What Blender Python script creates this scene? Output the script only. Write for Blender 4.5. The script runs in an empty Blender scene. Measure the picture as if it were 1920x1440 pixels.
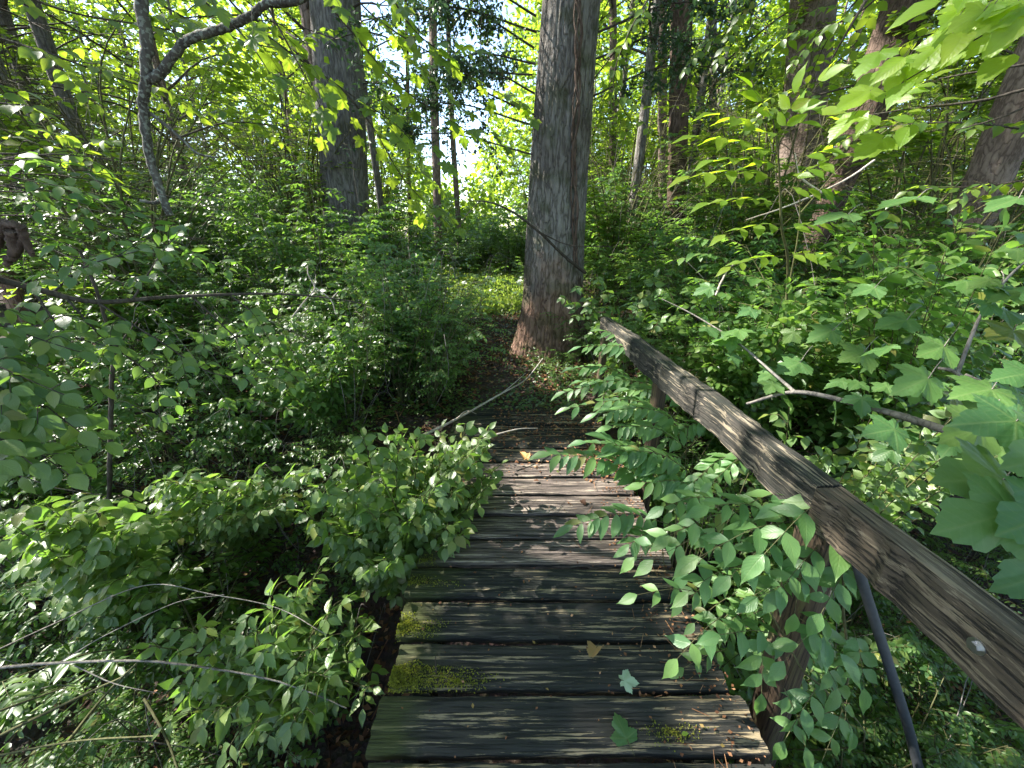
import bpy, math, random
import numpy as np
from mathutils import Vector, Matrix, noise as mn

SC = bpy.context.scene
COL = SC.collection
R = math.radians

# ------------------------------------------------------------------ camera, sky, sun, exposure
CAM_H = 1.62
PITCH = 21.9
YAW = -1.15
FPX = 721.0
cam_d = bpy.data.cameras.new('camera')
cam = bpy.data.objects.new('camera', cam_d)
COL.objects.link(cam)
cam.location = (0, 0, CAM_H)
cam.rotation_euler = (R(90 - PITCH), 0, R(YAW))
cam_d.sensor_width = 36
cam_d.lens = FPX / 1920 * 36
cam_d.clip_start = 0.02
cam_d.clip_end = 2000
SC.camera = cam

SUN_EL, SUN_AZ = 43.0, -72.0           # azimuth measured from +Y towards +X
SUNV = np.array([math.sin(R(SUN_AZ)) * math.cos(R(SUN_EL)), math.cos(R(SUN_AZ)) * math.cos(R(SUN_EL)), math.sin(R(SUN_EL))])
world = bpy.data.worlds.new('World')
SC.world = world
world.use_nodes = True
wn = world.node_tree
sky = wn.nodes.new('ShaderNodeTexSky')
sky.sky_type = 'NISHITA'
sky.sun_disc = False
sky.sun_elevation = R(SUN_EL)
sky.sun_rotation = R(SUN_AZ % 360)
sky.air_density = 1.0
sky.dust_density = 0.7
sky.ozone_density = 1.0
bg = wn.nodes['Background']
wn.links.new(sky.outputs[0], bg.inputs[0])
bg.inputs[1].default_value = 0.125
sl = bpy.data.lights.new('sun', 'SUN')
sl.energy = 5.0
sl.angle = R(0.53)
sl.color = (1.0, 0.95, 0.86)
sun = bpy.data.objects.new('sun', sl)
COL.objects.link(sun)
sun.rotation_euler = Vector(SUNV).to_track_quat('Z', 'Y').to_euler()
sun.location = (-8, 3, 12)
SC.view_settings.view_transform = 'Standard'
SC.view_settings.look = 'None'
SC.view_settings.gamma = 1.0
SC.view_settings.use_curve_mapping = False
SC.view_settings.exposure = 2.2
SC.render.engine = 'CYCLES'
SC.cycles.max_bounces = 7
SC.cycles.diffuse_bounces = 4
SC.cycles.glossy_bounces = 2
SC.cycles.transmission_bounces = 4
SC.cycles.transparent_max_bounces = 4
SC.cycles.sample_clamp_indirect = 6.0

# ------------------------------------------------------------------ helpers
CAMM = cam.rotation_euler.to_matrix()


def P(px, py, D):
    """point seen at photo pixel px,py, D metres ahead of the camera (world y)"""
    d = CAMM @ Vector(((px - 960) / FPX, (720 - py) / FPX, -1))
    t = D / d.y
    return Vector((0, 0, CAM_H)) + d * t


_rng0 = np.random.RandomState(5)
_LAT = _rng0.rand(64, 64, 64)


def vn3(x, y, z):
    xi, yi, zi = np.floor(x).astype(int), np.floor(y).astype(int), np.floor(z).astype(int)
    fx, fy, fz = x - xi, y - yi, z - zi
    fx, fy, fz = [f * f * (3 - 2 * f) for f in (fx, fy, fz)]
    g = lambda a, b, c: _LAT[(xi + a) & 63, (yi + b) & 63, (zi + c) & 63]
    x00 = g(0, 0, 0) * (1 - fx) + g(1, 0, 0) * fx
    x10 = g(0, 1, 0) * (1 - fx) + g(1, 1, 0) * fx
    x01 = g(0, 0, 1) * (1 - fx) + g(1, 0, 1) * fx
    x11 = g(0, 1, 1) * (1 - fx) + g(1, 1, 1) * fx
    return (x00 * (1 - fy) + x10 * fy) * (1 - fz) + (x01 * (1 - fy) + x11 * fy) * fz


def vn2(x, y, s=0.0):
    return vn3(x, y, np.zeros_like(x) + s)


def sstep(a, b, x):
    t = np.clip((x - a) / (b - a), 0, 1)
    return t * t * (3 - 2 * t)


def terr(x, y):
    x = np.asarray(x, float); y = np.asarray(y, float)
    yc = 0.75 + 0.12 * np.abs(x) + 0.25 * np.sin(x * 0.6)
    d = np.abs(y - yc)
    rav = -1.3 * (1 - sstep(0.75, 2.55, d)) * sstep(16, 8, np.abs(x))
    far = 0.035 * np.clip(y - 3.4, 0, 14)
    side = 0.30 * sstep(0.8, 2.6, np.abs(x - 0.05)) * sstep(3.0, 5.5, y) * sstep(30, 15, y)
    n = 0.16 * (vn2(x * 0.55 + 9, y * 0.55 + 3) - 0.5) * sstep(0.5, 3, np.abs(x)) + 0.05 * (vn2(x * 2.1, y * 2.1, 3.3) - 0.5)
    return rav + far + side + n - 0.05


def tz(x, y):
    return float(terr(np.array([x]), np.array([y]))[0])


def tag(o, label=None, cat=None, group=None, kind=None):
    if label: o['label'] = label
    if cat: o['category'] = cat
    if group: o['group'] = group
    if kind: o['kind'] = kind
    return o


def empty(name, loc, label, cat, group=None):
    o = bpy.data.objects.new(name, None)
    o.empty_display_size = 0.1
    COL.objects.link(o)
    o.location = loc
    return tag(o, label, cat, group)


def link(name, me, parent=None, M=None, kind=None):
    o = bpy.data.objects.new(name, me)
    COL.objects.link(o)
    if parent is not None: o.parent = parent
    if M is not None: o.matrix_local = M
    if kind: o['kind'] = kind
    return o


class Buf:
    """collects polygons (tris or quads) with a per-vertex vector 'lc' = (u, v, tint)"""
    def __init__(s):
        s.v = []; s.c = []; s.f = []; s.m = []; s.n = 0

    def add(s, v, f, c=None, m=0):
        v = np.asarray(v, np.float32).reshape(-1, 3)
        f = np.asarray(f, np.int32)
        if c is None: c = np.zeros((len(v), 3), np.float32)
        s.v.append(v); s.c.append(np.asarray(c, np.float32)); s.f.append(f + s.n)
        s.m.append(np.full(len(f), m, np.int32))
        s.n += len(v)

    def tube(s, pts, rad, k=6, m=0, cap=True, tint=0.0, bump=0.0, seed=0):
        pts = np.asarray(pts, float); n = len(pts)
        rad = np.asarray(rad, float) * np.ones(n)
        t = np.gradient(pts, axis=0)
        t /= np.linalg.norm(t, axis=1)[:, None] + 1e-9
        ref = np.array([0.0, 0, 1]) if abs(t[0][2]) < 0.9 else np.array([1.0, 0, 0])
        a = np.cross(t[0], ref); a /= np.linalg.norm(a)
        A = [];
        for i in range(n):
            a = a - t[i] * a.dot(t[i]); a /= np.linalg.norm(a) + 1e-9
            A.append(a)
        A = np.array(A); B = np.cross(t, A)
        th = np.arange(k) * 2 * np.pi / k
        rr = rad[:, None] * np.ones((1, k))
        if bump:
            rs = np.random.RandomState(seed)
            rr = rr * (1 + bump * (rs.rand(n, k) - 0.5) * 2)
        v = pts[:, None, :] + rr[:, :, None] * (np.cos(th)[None, :, None] * A[:, None, :] + np.sin(th)[None, :, None] * B[:, None, :])
        i = np.arange(n - 1)[:, None]; j = np.arange(k)[None, :]; j2 = (j + 1) % k
        f = np.stack([i * k + j, i * k + j2, (i + 1) * k + j2, (i + 1) * k + j], -1).reshape(-1, 4)
        c = np.zeros((n, k, 3)); c[..., 0] = th / 6.283; c[..., 1] = np.arange(n)[:, None] / n; c[..., 2] = tint
        v = v.reshape(-1, 3); c = c.reshape(-1, 3)
        s.add(v, f, c, m)
        if cap:
            for e, o in ((0, 1), (n - 1, -1)):
                ring = v[e * k:(e + 1) * k]
                cen = ring.mean(0)
                vv = np.vstack([ring, cen]); ff = [(q, (q + 1) % k, k) if e else ((q + 1) % k, q, k) for q in range(k)]
                s.add(vv, np.array(ff), None, m)

    def build(s, name, mats, smooth=True, off=None):
        me = bpy.data.meshes.new(name)
        if s.n == 0: return me
        v = np.concatenate(s.v); c = np.concatenate(s.c)
        if off is not None: v = v - np.asarray(off, np.float32)
        me.vertices.add(len(v)); me.vertices.foreach_set('co', v.astype(np.float32).ravel())
        lv = np.concatenate([f.ravel() for f in s.f])
        lt = np.concatenate([np.full(len(f), f.shape[1], np.int32) for f in s.f])
        ls = np.concatenate([[0], np.cumsum(lt)[:-1]]).astype(np.int32)
        me.loops.add(len(lv)); me.loops.foreach_set('vertex_index', lv.astype(np.int32))
        me.polygons.add(len(lt)); me.polygons.foreach_set('loop_start', ls); me.polygons.foreach_set('loop_total', lt)
        me.polygons.foreach_set('material_index', np.concatenate(s.m))
        me.polygons.foreach_set('use_smooth', np.full(len(lt), smooth))
        a = me.attributes.new('lc', 'FLOAT_VECTOR', 'POINT'); a.data.foreach_set('vector', c.astype(np.float32).ravel())
        for m in (mats if isinstance(mats, (list, tuple)) else [mats]): me.materials.append(m)
        me.update(calc_edges=True)
        return me


def catmull(pts, n=6):
    p = [np.array(q, float) for q in pts]
    if len(p) < 3:
        return np.array([p[0] + (p[-1] - p[0]) * t for t in np.linspace(0, 1, n + 1)])
    p = [2 * p[0] - p[1]] + p + [2 * p[-1] - p[-2]]
    out = []
    for i in range(1, len(p) - 2):
        for t in np.linspace(0, 1, n, endpoint=False):
            a, b, c, d = p[i - 1], p[i], p[i + 1], p[i + 2]
            out.append(0.5 * (2 * b + (c - a) * t + (2 * a - 5 * b + 4 * c - d) * t * t + (3 * b - a - 3 * c + d) * t ** 3))
    out.append(p[-2])
    return np.array(out)


# ------------------------------------------------------------------ materials
def newmat(name):
    m = bpy.data.materials.new(name); m.use_nodes = True
    nt = m.node_tree; nt.nodes.clear()
    return m, nt


class N:
    def __init__(s, nt): s.nt = nt
    def __call__(s, t, **k):
        n = s.nt.nodes.new('ShaderNode' + t)
        for a, b in k.items():
            if a.startswith('i_'):
                key = a[2:]; key = int(key) if key.isdigit() else key.replace('_', ' ')
                if hasattr(b, 'is_output'): s.nt.links.new(b, n.inputs[key])
                else: n.inputs[key].default_value = b
            else: setattr(n, a, b)
        return n
    def math(s, op, a, b=None, clamp=False):
        n = s.nt.nodes.new('ShaderNodeMath'); n.operation = op; n.use_clamp = clamp
        for i, q in enumerate((a, b)):
            if q is None: continue
            if hasattr(q, 'is_output'): s.nt.links.new(q, n.inputs[i])
            else: n.inputs[i].default_value = q
        return n.outputs[0]
    def ramp(s, fac, stops, interp='LINEAR'):
        n = s.nt.nodes.new('ShaderNodeValToRGB'); s.nt.links.new(fac, n.inputs[0])
        cr = n.color_ramp; cr.interpolation = interp
        while len(cr.elements) < len(stops): cr.elements.new(0.5)
        for e, (p, c) in zip(cr.elements, stops):
            e.position = p; e.color = (c, c, c, 1) if isinstance(c, (int, float)) else (*c, 1)
        return n.outputs[0]
    def mix(s, fac, a, b, bt='MIX'):
        n = s.nt.nodes.new('ShaderNodeMix'); n.data_type = 'RGBA'; n.blend_type = bt
        for i, q in ((0, fac), (6, a), (7, b)):
            if hasattr(q, 'is_output'): s.nt.links.new(q, n.inputs[i])
            elif i == 0: n.inputs[0].default_value = q
            else: n.inputs[i].default_value = (*q, 1) if len(q) == 3 else q
        return n.outputs[2]


def leaf_mat(name, stops, trans, tw=0.45, rough=0.38, veins=0.0, spec=0.5):
    m, nt = newmat(name); n = N(nt)
    at = n('Attribute', attribute_name='lc')
    sep = n('SeparateXYZ', i_0=at.outputs['Vector'])
    oi = n('ObjectInfo')
    r = n.math('FRACT', n.math('ADD', sep.outputs[2], oi.outputs['Random']))
    col = n.ramp(r, stops)
    ob = n.math('FRACT', n.math('MULTIPLY', oi.outputs['Random'], 17.77))
    col = n.mix(n.math('MULTIPLY', ob, 0.75), col, n.mix(1.0, col, (1.45, 1.15, 0.75), 'MULTIPLY'))
    spt = n.math('GREATER_THAN', n.math('FRACT', n.math('MULTIPLY', r, 41.3)), 0.975)
    col = n.mix(n.math('MULTIPLY', spt, 0.7), col, (0.16, 0.13, 0.03))
    r2 = n.math('FRACT', n.math('MULTIPLY', r, 7.31))
    tcol = n.mix(n.math('MULTIPLY', r2, 0.55), trans, tuple(min(1, q * f) for q, f in zip(trans, (0.45, 0.72, 0.6))))
    nrm = None
    if veins:
        au = n.math('ABSOLUTE', sep.outputs[0])
        ph = n.math('SUBTRACT', n.math('MULTIPLY', sep.outputs[1], 9.0), n.math('MULTIPLY', au, 2.6))
        w = n.math('ABSOLUTE', n.math('SUBTRACT', n.math('FRACT', ph), 0.5))
        side = n.math('SUBTRACT', 1.0, n.math('MULTIPLY', w, 9.0), True)
        mid = n.math('SUBTRACT', 1.0, n.math('MULTIPLY', au, 12.0), True)
        v = n.math('MAXIMUM', n.math('MULTIPLY', side, 0.6), mid)
        col = n.mix(n.math('MULTIPLY', v, veins), col, (0.16, 0.22, 0.08))
        b = n('Bump', i_Height=n.math('SUBTRACT', w, n.math('MULTIPLY', mid, 0.6)), i_Strength=0.35, i_Distance=0.002)
        nrm = b.outputs[0]
    tc = n('TexCoord')
    no = n('TexNoise', i_Vector=tc.outputs['Object'], i_Scale=28.0, i_Detail=2.0)
    col = n.mix(n.math('MULTIPLY', n.ramp(no.outputs[0], [(0.35, 0.0), (0.75, 1.0)]), 0.35), col, n.mix(1.0, col, (0.55, 0.62, 0.5), 'MULTIPLY'))
    pb = n('BsdfPrincipled', i_Base_Color=col, i_Roughness=rough)
    pb.inputs['Specular IOR Level'].default_value = spec
    tr = n('BsdfTranslucent', i_Color=tcol)
    if nrm is not None:
        nt.links.new(nrm, pb.inputs['Normal'])
    mx = n('MixShader', i_0=tw)
    nt.links.new(pb.outputs[0], mx.inputs[1]); nt.links.new(tr.outputs[0], mx.inputs[2])
    out = n('OutputMaterial'); nt.links.new(mx.outputs[0], out.inputs[0])
    return m


G_SHADE = [(0.0, (0.035, 0.080, 0.030)), (0.35, (0.050, 0.115, 0.038)), (0.7, (0.075, 0.150, 0.045)), (1.0, (0.095, 0.165, 0.050))]
M_SHRUB = leaf_mat('shrub leaf', G_SHADE, (0.30, 0.52, 0.06), 0.42)
M_NEAR = leaf_mat('near shrub leaf', [(0, (0.058, 0.115, 0.045)), (0.5, (0.082, 0.15, 0.058)), (0.9, (0.11, 0.18, 0.07)), (1, (0.14, 0.18, 0.04))], (0.30, 0.50, 0.06), 0.38, 0.36, veins=0.35)
M_PINN = leaf_mat('pinnate leaf', [(0, (0.055, 0.13, 0.05)), (0.5, (0.07, 0.165, 0.06)), (1, (0.09, 0.19, 0.065))], (0.28, 0.55, 0.10), 0.38, 0.42, veins=0.4)
M_BRIGHT = leaf_mat('young leaf', [(0, (0.08, 0.16, 0.025)), (1, (0.13, 0.20, 0.03))], (0.60, 0.80, 0.03), 0.55, 0.42, veins=0.3)
M_MAPLE = leaf_mat('lobed leaf', [(0, (0.042, 0.11, 0.042)), (0.6, (0.06, 0.14, 0.05)), (1, (0.08, 0.15, 0.045))], (0.26, 0.50, 0.06), 0.35, 0.45, veins=0.45)
M_CROWN = leaf_mat('crown leaf', [(0.0, (0.035, 0.075, 0.030)), (0.5, (0.060, 0.120, 0.035)), (1.0, (0.10, 0.17, 0.045))], (0.45, 0.60, 0.04), 0.5)
M_DARKN = leaf_mat('dark needle leaf', [(0.0, (0.020, 0.045, 0.030)), (1.0, (0.035, 0.07, 0.04))], (0.10, 0.20, 0.06), 0.25)
M_COVER = leaf_mat('ground cover leaf', [(0.0, (0.03, 0.07, 0.028)), (0.6, (0.05, 0.11, 0.035)), (1.0, (0.09, 0.14, 0.04))], (0.25, 0.42, 0.06), 0.35)
M_GRASS = leaf_mat('pale grass', [(0.0, (0.07, 0.13, 0.03)), (1.0, (0.15, 0.20, 0.05))], (0.45, 0.58, 0.08), 0.4)
M_MOSS = leaf_mat('moss', [(0.0, (0.08, 0.10, 0.012)), (1.0, (0.22, 0.24, 0.03))], (0.4, 0.45, 0.03), 0.3, 0.9)
M_DEAD = leaf_mat('dead leaf', [(0.0, (0.035, 0.018, 0.012)), (0.4, (0.09, 0.045, 0.028)), (0.75, (0.17, 0.095, 0.06)), (1.0, (0.29, 0.19, 0.13))], (0.25, 0.12, 0.06), 0.12, 0.7, spec=0.25)


def bark_mat(name, c_dark, c_mid, c_light, sx=1.0, moss=0.0, foot=None, stretch=(9, 9, 1.6), bump=0.02, lichen=0.0):
    m, nt = newmat(name); n = N(nt)
    tc = n('TexCoord')
    mp = n('Mapping', i_Vector=tc.outputs['Object'], i_Scale=tuple(q * sx for q in stretch))
    wo = n('TexNoise', i_Vector=mp.outputs[0], i_Scale=1.3, i_Detail=3.0, i_Distortion=0.6)
    vm = n('Mix', data_type='VECTOR', i_0=0.25)
    nt.links.new(mp.outputs[0], vm.inputs[4]); nt.links.new(wo.outputs['Color'], vm.inputs[5])
    vo = n('TexNoise', i_Scale=1.15, i_Detail=2.5, i_Roughness=0.5, i_Distortion=0.3)
    nt.links.new(vm.outputs[1], vo.inputs['Vector'])
    vr = n.math('MULTIPLY', n.math('ABSOLUTE', n.math('SUBTRACT', vo.outputs[0], 0.5)), 3.2)
    fine = n('TexNoise', i_Vector=mp.outputs[0], i_Scale=5.0, i_Detail=5.0, i_Roughness=0.7)
    h = n.math('ADD', n.ramp(vr, [(0.0, 0.30), (0.2, 0.75), (0.6, 1.0)]), n.math('MULTIPLY', fine.outputs[0], 0.7))
    col = n.ramp(n.math('MULTIPLY', h, 0.62), [(0.12, c_dark), (0.55, c_mid), (1.0, c_light)])
    big = n('TexNoise', i_Vector=tc.outputs['Object'], i_Scale=2.1, i_Detail=4.0)
    col = n.mix(n.ramp(big.outputs[0], [(0.46, 0.0), (0.66, 0.6)]), col, n.mix(1.0, col, (0.50, 0.44, 0.40), 'MULTIPLY'))
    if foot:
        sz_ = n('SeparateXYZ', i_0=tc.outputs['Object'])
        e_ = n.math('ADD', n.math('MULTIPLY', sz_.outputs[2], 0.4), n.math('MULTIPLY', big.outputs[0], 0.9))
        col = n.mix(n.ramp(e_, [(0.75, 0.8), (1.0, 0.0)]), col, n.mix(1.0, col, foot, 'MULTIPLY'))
    if lichen:
        li = n('TexNoise', i_Vector=tc.outputs['Object'], i_Scale=60.0, i_Detail=4.0)
        col = n.mix(n.ramp(li.outputs[0], [(0.52, 0.0), (0.58, lichen)]), col, (0.30, 0.33, 0.28))
    if moss:
        mo = n('TexNoise', i_Vector=tc.outputs['Object'], i_Scale=3.5, i_Detail=5.0)
        col = n.mix(n.ramp(mo.outputs[0], [(0.5, 0.0), (0.62, moss)]), col, (0.05, 0.065, 0.018))
    bp = n('Bump', i_Height=h, i_Strength=1.0, i_Distance=bump)
    pb = n('BsdfPrincipled', i_Base_Color=col, i_Roughness=0.9)
    pb.inputs['Specular IOR Level'].default_value = 0.2
    nt.links.new(bp.outputs[0], pb.inputs['Normal'])
    out = n('OutputMaterial'); nt.links.new(pb.outputs[0], out.inputs[0])
    return m


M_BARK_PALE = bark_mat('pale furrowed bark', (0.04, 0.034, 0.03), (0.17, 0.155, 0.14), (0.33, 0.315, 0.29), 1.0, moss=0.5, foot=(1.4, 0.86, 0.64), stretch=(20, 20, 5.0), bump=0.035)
M_BARK_GREY = bark_mat('grey bark', (0.035, 0.032, 0.03), (0.12, 0.11, 0.105), (0.24, 0.23, 0.215), 1.0, moss=0.3, stretch=(24, 24, 5), bump=0.014)
M_BARK_BROWN = bark_mat('brown flaky bark', (0.02, 0.014, 0.011), (0.085, 0.058, 0.044), (0.17, 0.12, 0.095), 1.0, stretch=(18, 18, 6), bump=0.014)
M_BARK_RED = bark_mat('reddish bark', (0.035, 0.026, 0.022), (0.16, 0.12, 0.10), (0.32, 0.25, 0.21), 1.0, stretch=(22, 22, 8), bump=0.01)
M_TWIG = bark_mat('dark twig bark', (0.015, 0.012, 0.01), (0.055, 0.045, 0.036), (0.10, 0.085, 0.07), 4.0, bump=0.003)
M_TWIG_GREY = bark_mat('grey twig bark', (0.05, 0.045, 0.04), (0.16, 0.145, 0.13), (0.26, 0.24, 0.21), 4.0, bump=0.003)
M_TWIG_PALE = bark_mat('bleached twig wood', (0.24, 0.19, 0.165), (0.44, 0.38, 0.33), (0.60, 0.54, 0.48), 4.0, bump=0.002)
M_LICHEN = bark_mat('lichened bark', (0.02, 0.018, 0.016), (0.075, 0.068, 0.06), (0.14, 0.13, 0.115), 3.0, bump=0.004, lichen=0.5)
M_STEM = bark_mat('green brown stem', (0.03, 0.03, 0.015), (0.08, 0.08, 0.035), (0.13, 0.13, 0.06), 4.0, bump=0.001)


def wood_mat(name, dark, mid, light, worn, moss, axis='x', patina=0.6, grainbump=0.006):
    m, nt = newmat(name); n = N(nt)
    tc = n('TexCoord'); oi = n('ObjectInfo')
    off = n('CombineXYZ', i_0=n.math('MULTIPLY', oi.outputs['Random'], 37.0), i_1=n.math('MULTIPLY', oi.outputs['Random'], 11.0))
    va = n('VectorMath', operation='ADD'); nt.links.new(tc.outputs['Object'], va.inputs[0]); nt.links.new(off.outputs[0], va.inputs[1])
    sc = {'x': (2.2, 34, 34), 'y': (34, 2.2, 34), 'z': (34, 34, 2.2)}[axis]
    mp = n('Mapping', i_Vector=va.outputs[0], i_Scale=sc)
    gr = n('TexNoise', i_Vector=mp.outputs[0], i_Scale=1.0, i_Detail=7.0, i_Roughness=0.74, i_Distortion=0.10)
    sc2 = tuple(q * (1.6 if q < 5 else 3.6) for q in sc)
    mp2 = n('Mapping', i_Vector=va.outputs[0], i_Scale=sc2)
    gr2 = n('TexNoise', i_Vector=mp2.outputs[0], i_Scale=1.0, i_Detail=4.0, i_Roughness=0.6)
    h = n.math('ADD', gr.outputs[0], n.math('MULTIPLY', gr2.outputs[0], 0.5))
    col = n.ramp(n.math('MULTIPLY', h, 0.66), [(0.36, dark), (0.5, mid), (0.64, light)])
    crack = n.ramp(gr2.outputs[0], [(0.40, 1.0), (0.46, 0.0)])
    col = n.mix(n.math('MULTIPLY', crack, 0.8), col, tuple(q * 0.25 for q in dark))
    # worn pale flakes that follow the grain
    bl = n('TexNoise', i_Vector=va.outputs[0], i_Scale=5.5, i_Detail=3.0)
    fl = n.math('MULTIPLY', n.ramp(gr.outputs[0], [(0.53, 0.0), (0.555, 1.0)]), n.ramp(n.math('MULTIPLY', gr2.outputs[0], n.math('ADD', bl.outputs[0], 0.5)), [(0.46, 0.0), (0.52, 1.0)]))
    # green-black algae patina, flaked off along the grain
    al = n('TexNoise', i_Vector=va.outputs[0], i_Scale=3.2, i_Detail=5.0, i_Roughness=0.6)
    col = n.mix(n.ramp(al.outputs[0], [(0.32, patina * .35), (0.56, patina)]), col, (0.017, 0.020, 0.016))
    col = n.mix(n.math('MULTIPLY', fl, 0.8), col, worn)
    if moss:
        sx = n('SeparateXYZ', i_0=tc.outputs['Object'])
        e = n.math('ADD', n.math('MULTIPLY', n.math('ADD', sx.outputs[0], 0.66), -1.5), n.math('MULTIPLY', al.outputs[0], 1.5))
        col = n.mix(n.ramp(e, [(0.35, 0.0), (0.8, 0.75)]), col, (0.055, 0.065, 0.014))
    bp = n('Bump', i_Height=n.math('SUBTRACT', h, n.math('MULTIPLY', crack, 0.5)), i_Strength=1.0, i_Distance=grainbump)
    pb = n('BsdfPrincipled', i_Base_Color=col, i_Roughness=0.82)
    pb.inputs['Specular IOR Level'].default_value = 0.3
    nt.links.new(bp.outputs[0], pb.inputs['Normal'])
    out = n('OutputMaterial'); nt.links.new(pb.outputs[0], out.inputs[0])
    return m


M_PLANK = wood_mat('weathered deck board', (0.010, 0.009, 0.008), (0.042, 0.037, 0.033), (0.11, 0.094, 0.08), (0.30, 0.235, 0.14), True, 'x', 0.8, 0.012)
M_PLANK_SUNLIT = wood_mat('sun-tinted deck board', (0.04, 0.03, 0.026), (0.15, 0.115, 0.10), (0.27, 0.215, 0.19), (0.34, 0.28, 0.22), True, 'x', 0.4, 0.008)  # browner, lighter copy: sunlight on the middle boards put into the colour
M_RAIL = wood_mat('weathered rail timber', (0.04, 0.031, 0.022), (0.11, 0.083, 0.056), (0.18, 0.142, 0.10), (0.20, 0.165, 0.11), False, 'y', 0.45, 0.009)
M_RAIL_GREY = wood_mat('greyed rail timber', (0.02, 0.018, 0.016), (0.075, 0.062, 0.052), (0.18, 0.145, 0.12), (0.24, 0.20, 0.14), False, 'y', 0.85, 0.009)
M_POST = wood_mat('brown post timber', (0.04, 0.026, 0.017), (0.085, 0.056, 0.036), (0.13, 0.09, 0.058), (0.10, 0.09, 0.04), False, 'z', 0.25, 0.002)


def simple_mat(name, col, rough, metal=0.0, scale=20, var=0.3, bump=0.001):
    m, nt = newmat(name); n = N(nt)
    tc = n('TexCoord')
    no = n('TexNoise', i_Vector=tc.outputs['Object'], i_Scale=scale, i_Detail=5.0)
    c = n.mix(no.outputs[0], tuple(q * (1 - var) for q in col), tuple(q * (1 + var) for q in col))
    bp = n('Bump', i_Height=no.outputs[0], i_Strength=0.6, i_Distance=bump)
    pb = n('BsdfPrincipled', i_Base_Color=c, i_Roughness=rough, i_Metallic=metal)
    nt.links.new(bp.outputs[0], pb.inputs['Normal'])
    out = n('OutputMaterial'); nt.links.new(pb.outputs[0], out.inputs[0])
    return m


M_METAL = simple_mat('galvanised steel', (0.45, 0.46, 0.47), 0.35, 1.0, 60)
M_PIPE = simple_mat('dark grey pipe', (0.05, 0.055, 0.062), 0.7, 0.0, 40, 0.4)

m, nt = newmat('forest soil'); n = N(nt)
tc = n('TexCoord')
n1 = n('TexNoise', i_Vector=tc.outputs['Object'], i_Scale=14.0, i_Detail=8.0, i_Roughness=0.7)
vo = n('TexVoronoi', i_Vector=tc.outputs['Object'], i_Scale=26.0)
c1 = n.ramp(n1.outputs[0], [(0.3, (0.018, 0.011, 0.008)), (0.55, (0.055, 0.032, 0.021)), (0.8, (0.12, 0.07, 0.048))])
c1 = n.mix(0.35, c1, n.mix(1.0, c1, vo.outputs['Color'], 'MULTIPLY'))
bp = n('Bump', i_Height=n.math('ADD', n1.outputs[0], vo.outputs[0]), i_Strength=1.0, i_Distance=0.03)
pb = n('BsdfPrincipled', i_Base_Color=c1, i_Roughness=0.95)
nt.links.new(bp.outputs[0], pb.inputs['Normal'])
out = n('OutputMaterial'); nt.links.new(pb.outputs[0], out.inputs[0])
M_SOIL = m

# ------------------------------------------------------------------ leaf shapes (base at origin, tip at +Y 1, face +Z)
PROF = {
    'ovate': [(0.0, 0.0), (0.08, 0.13), (0.22, 0.27), (0.42, 0.325), (0.62, 0.27), (0.78, 0.16), (0.90, 0.06), (1.0, 0.0)],
    'ellip': [(0.0, 0.0), (0.10, 0.10), (0.28, 0.22), (0.45, 0.225), (0.63, 0.165), (0.78, 0.08), (0.89, 0.025), (1.0, 0.0)],
    'round': [(0.0, 0.0), (0.07, 0.22), (0.22, 0.38), (0.45, 0.43), (0.66, 0.36), (0.83, 0.22), (0.93, 0.08), (1.0, 0.0)],
    'lance': [(0.0, 0.0), (0.10, 0.09), (0.30, 0.18), (0.52, 0.195), (0.72, 0.145), (0.88, 0.065), (1.0, 0.0)],
}


def leaf_blade(kind, rs, simple=False):
    pr = PROF[kind]
    if simple: pr = [pr[0], pr[2], pr[4], pr[-1]]
    fold = rs.uniform(0.10, 0.38); droop = rs.uniform(0.05, 0.32); side = rs.uniform(-0.08, 0.08)
    rip = rs.uniform(0.0, 0.035)
    V = []; C = []; F = []
    for i, (v, w) in enumerate(pr):
        cz = -droop * v * v; cx = side * math.sin(v * 3.14) 
        if i == 0 or i == len(pr) - 1:
            V.append((cx, v, cz)); C.append((0, v, 0))
        else:
            for s_ in (-1, 0, 1):
                V.append((cx + s_ * w * math.cos(fold), v - (0.03 if s_ else 0) * 0, cz + abs(s_) * w * math.sin(fold) + (rip * math.sin(i * 2.4 + s_) if s_ else 0)))
                C.append((s_, v, 0))
    k = len(pr) - 2
    idx = lambda i, s_: 1 + (i - 1) * 3 + s_ + 1
    F3 = [(0, idx(1, 0), idx(1, -1)), (0, idx(1, 1), idx(1, 0))]
    last = len(V) - 1
    F3 += [(last, idx(k, -1), idx(k, 0)), (last, idx(k, 0), idx(k, 1))]
    F4 = []
    for i in range(1, k):
        F4 += [(idx(i, -1), idx(i, 0), idx(i + 1, 0), idx(i + 1, -1)), (idx(i, 0), idx(i, 1), idx(i + 1, 1), idx(i + 1, 0))]
    tri = F3 + [(a, b, c) for a, b, c, d in F4] + [(a, c, d) for a, b, c, d in F4]
    return np.array(V), np.array(tri), np.array(C, float)


def diamond(rs):
    """six-point far leaf, four triangles"""
    fold = rs.uniform(0.05, 0.13); dr = rs.uniform(0.0, 0.2)
    V = np.array([(0, 0, 0), (-0.29, 0.38, fold), (0.29, 0.38, fold), (0, 0.5, -dr * .3), (0, 1.0, -dr)])
    F = np.array([(0, 3, 1), (0, 2, 3), (1, 3, 4), (3, 2, 4)])
    C = np.array([(0, 0, 0), (-1, .4, 0), (1, .4, 0), (0, .5, 0), (0, 1, 0)], float)
    return V, F, C


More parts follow.
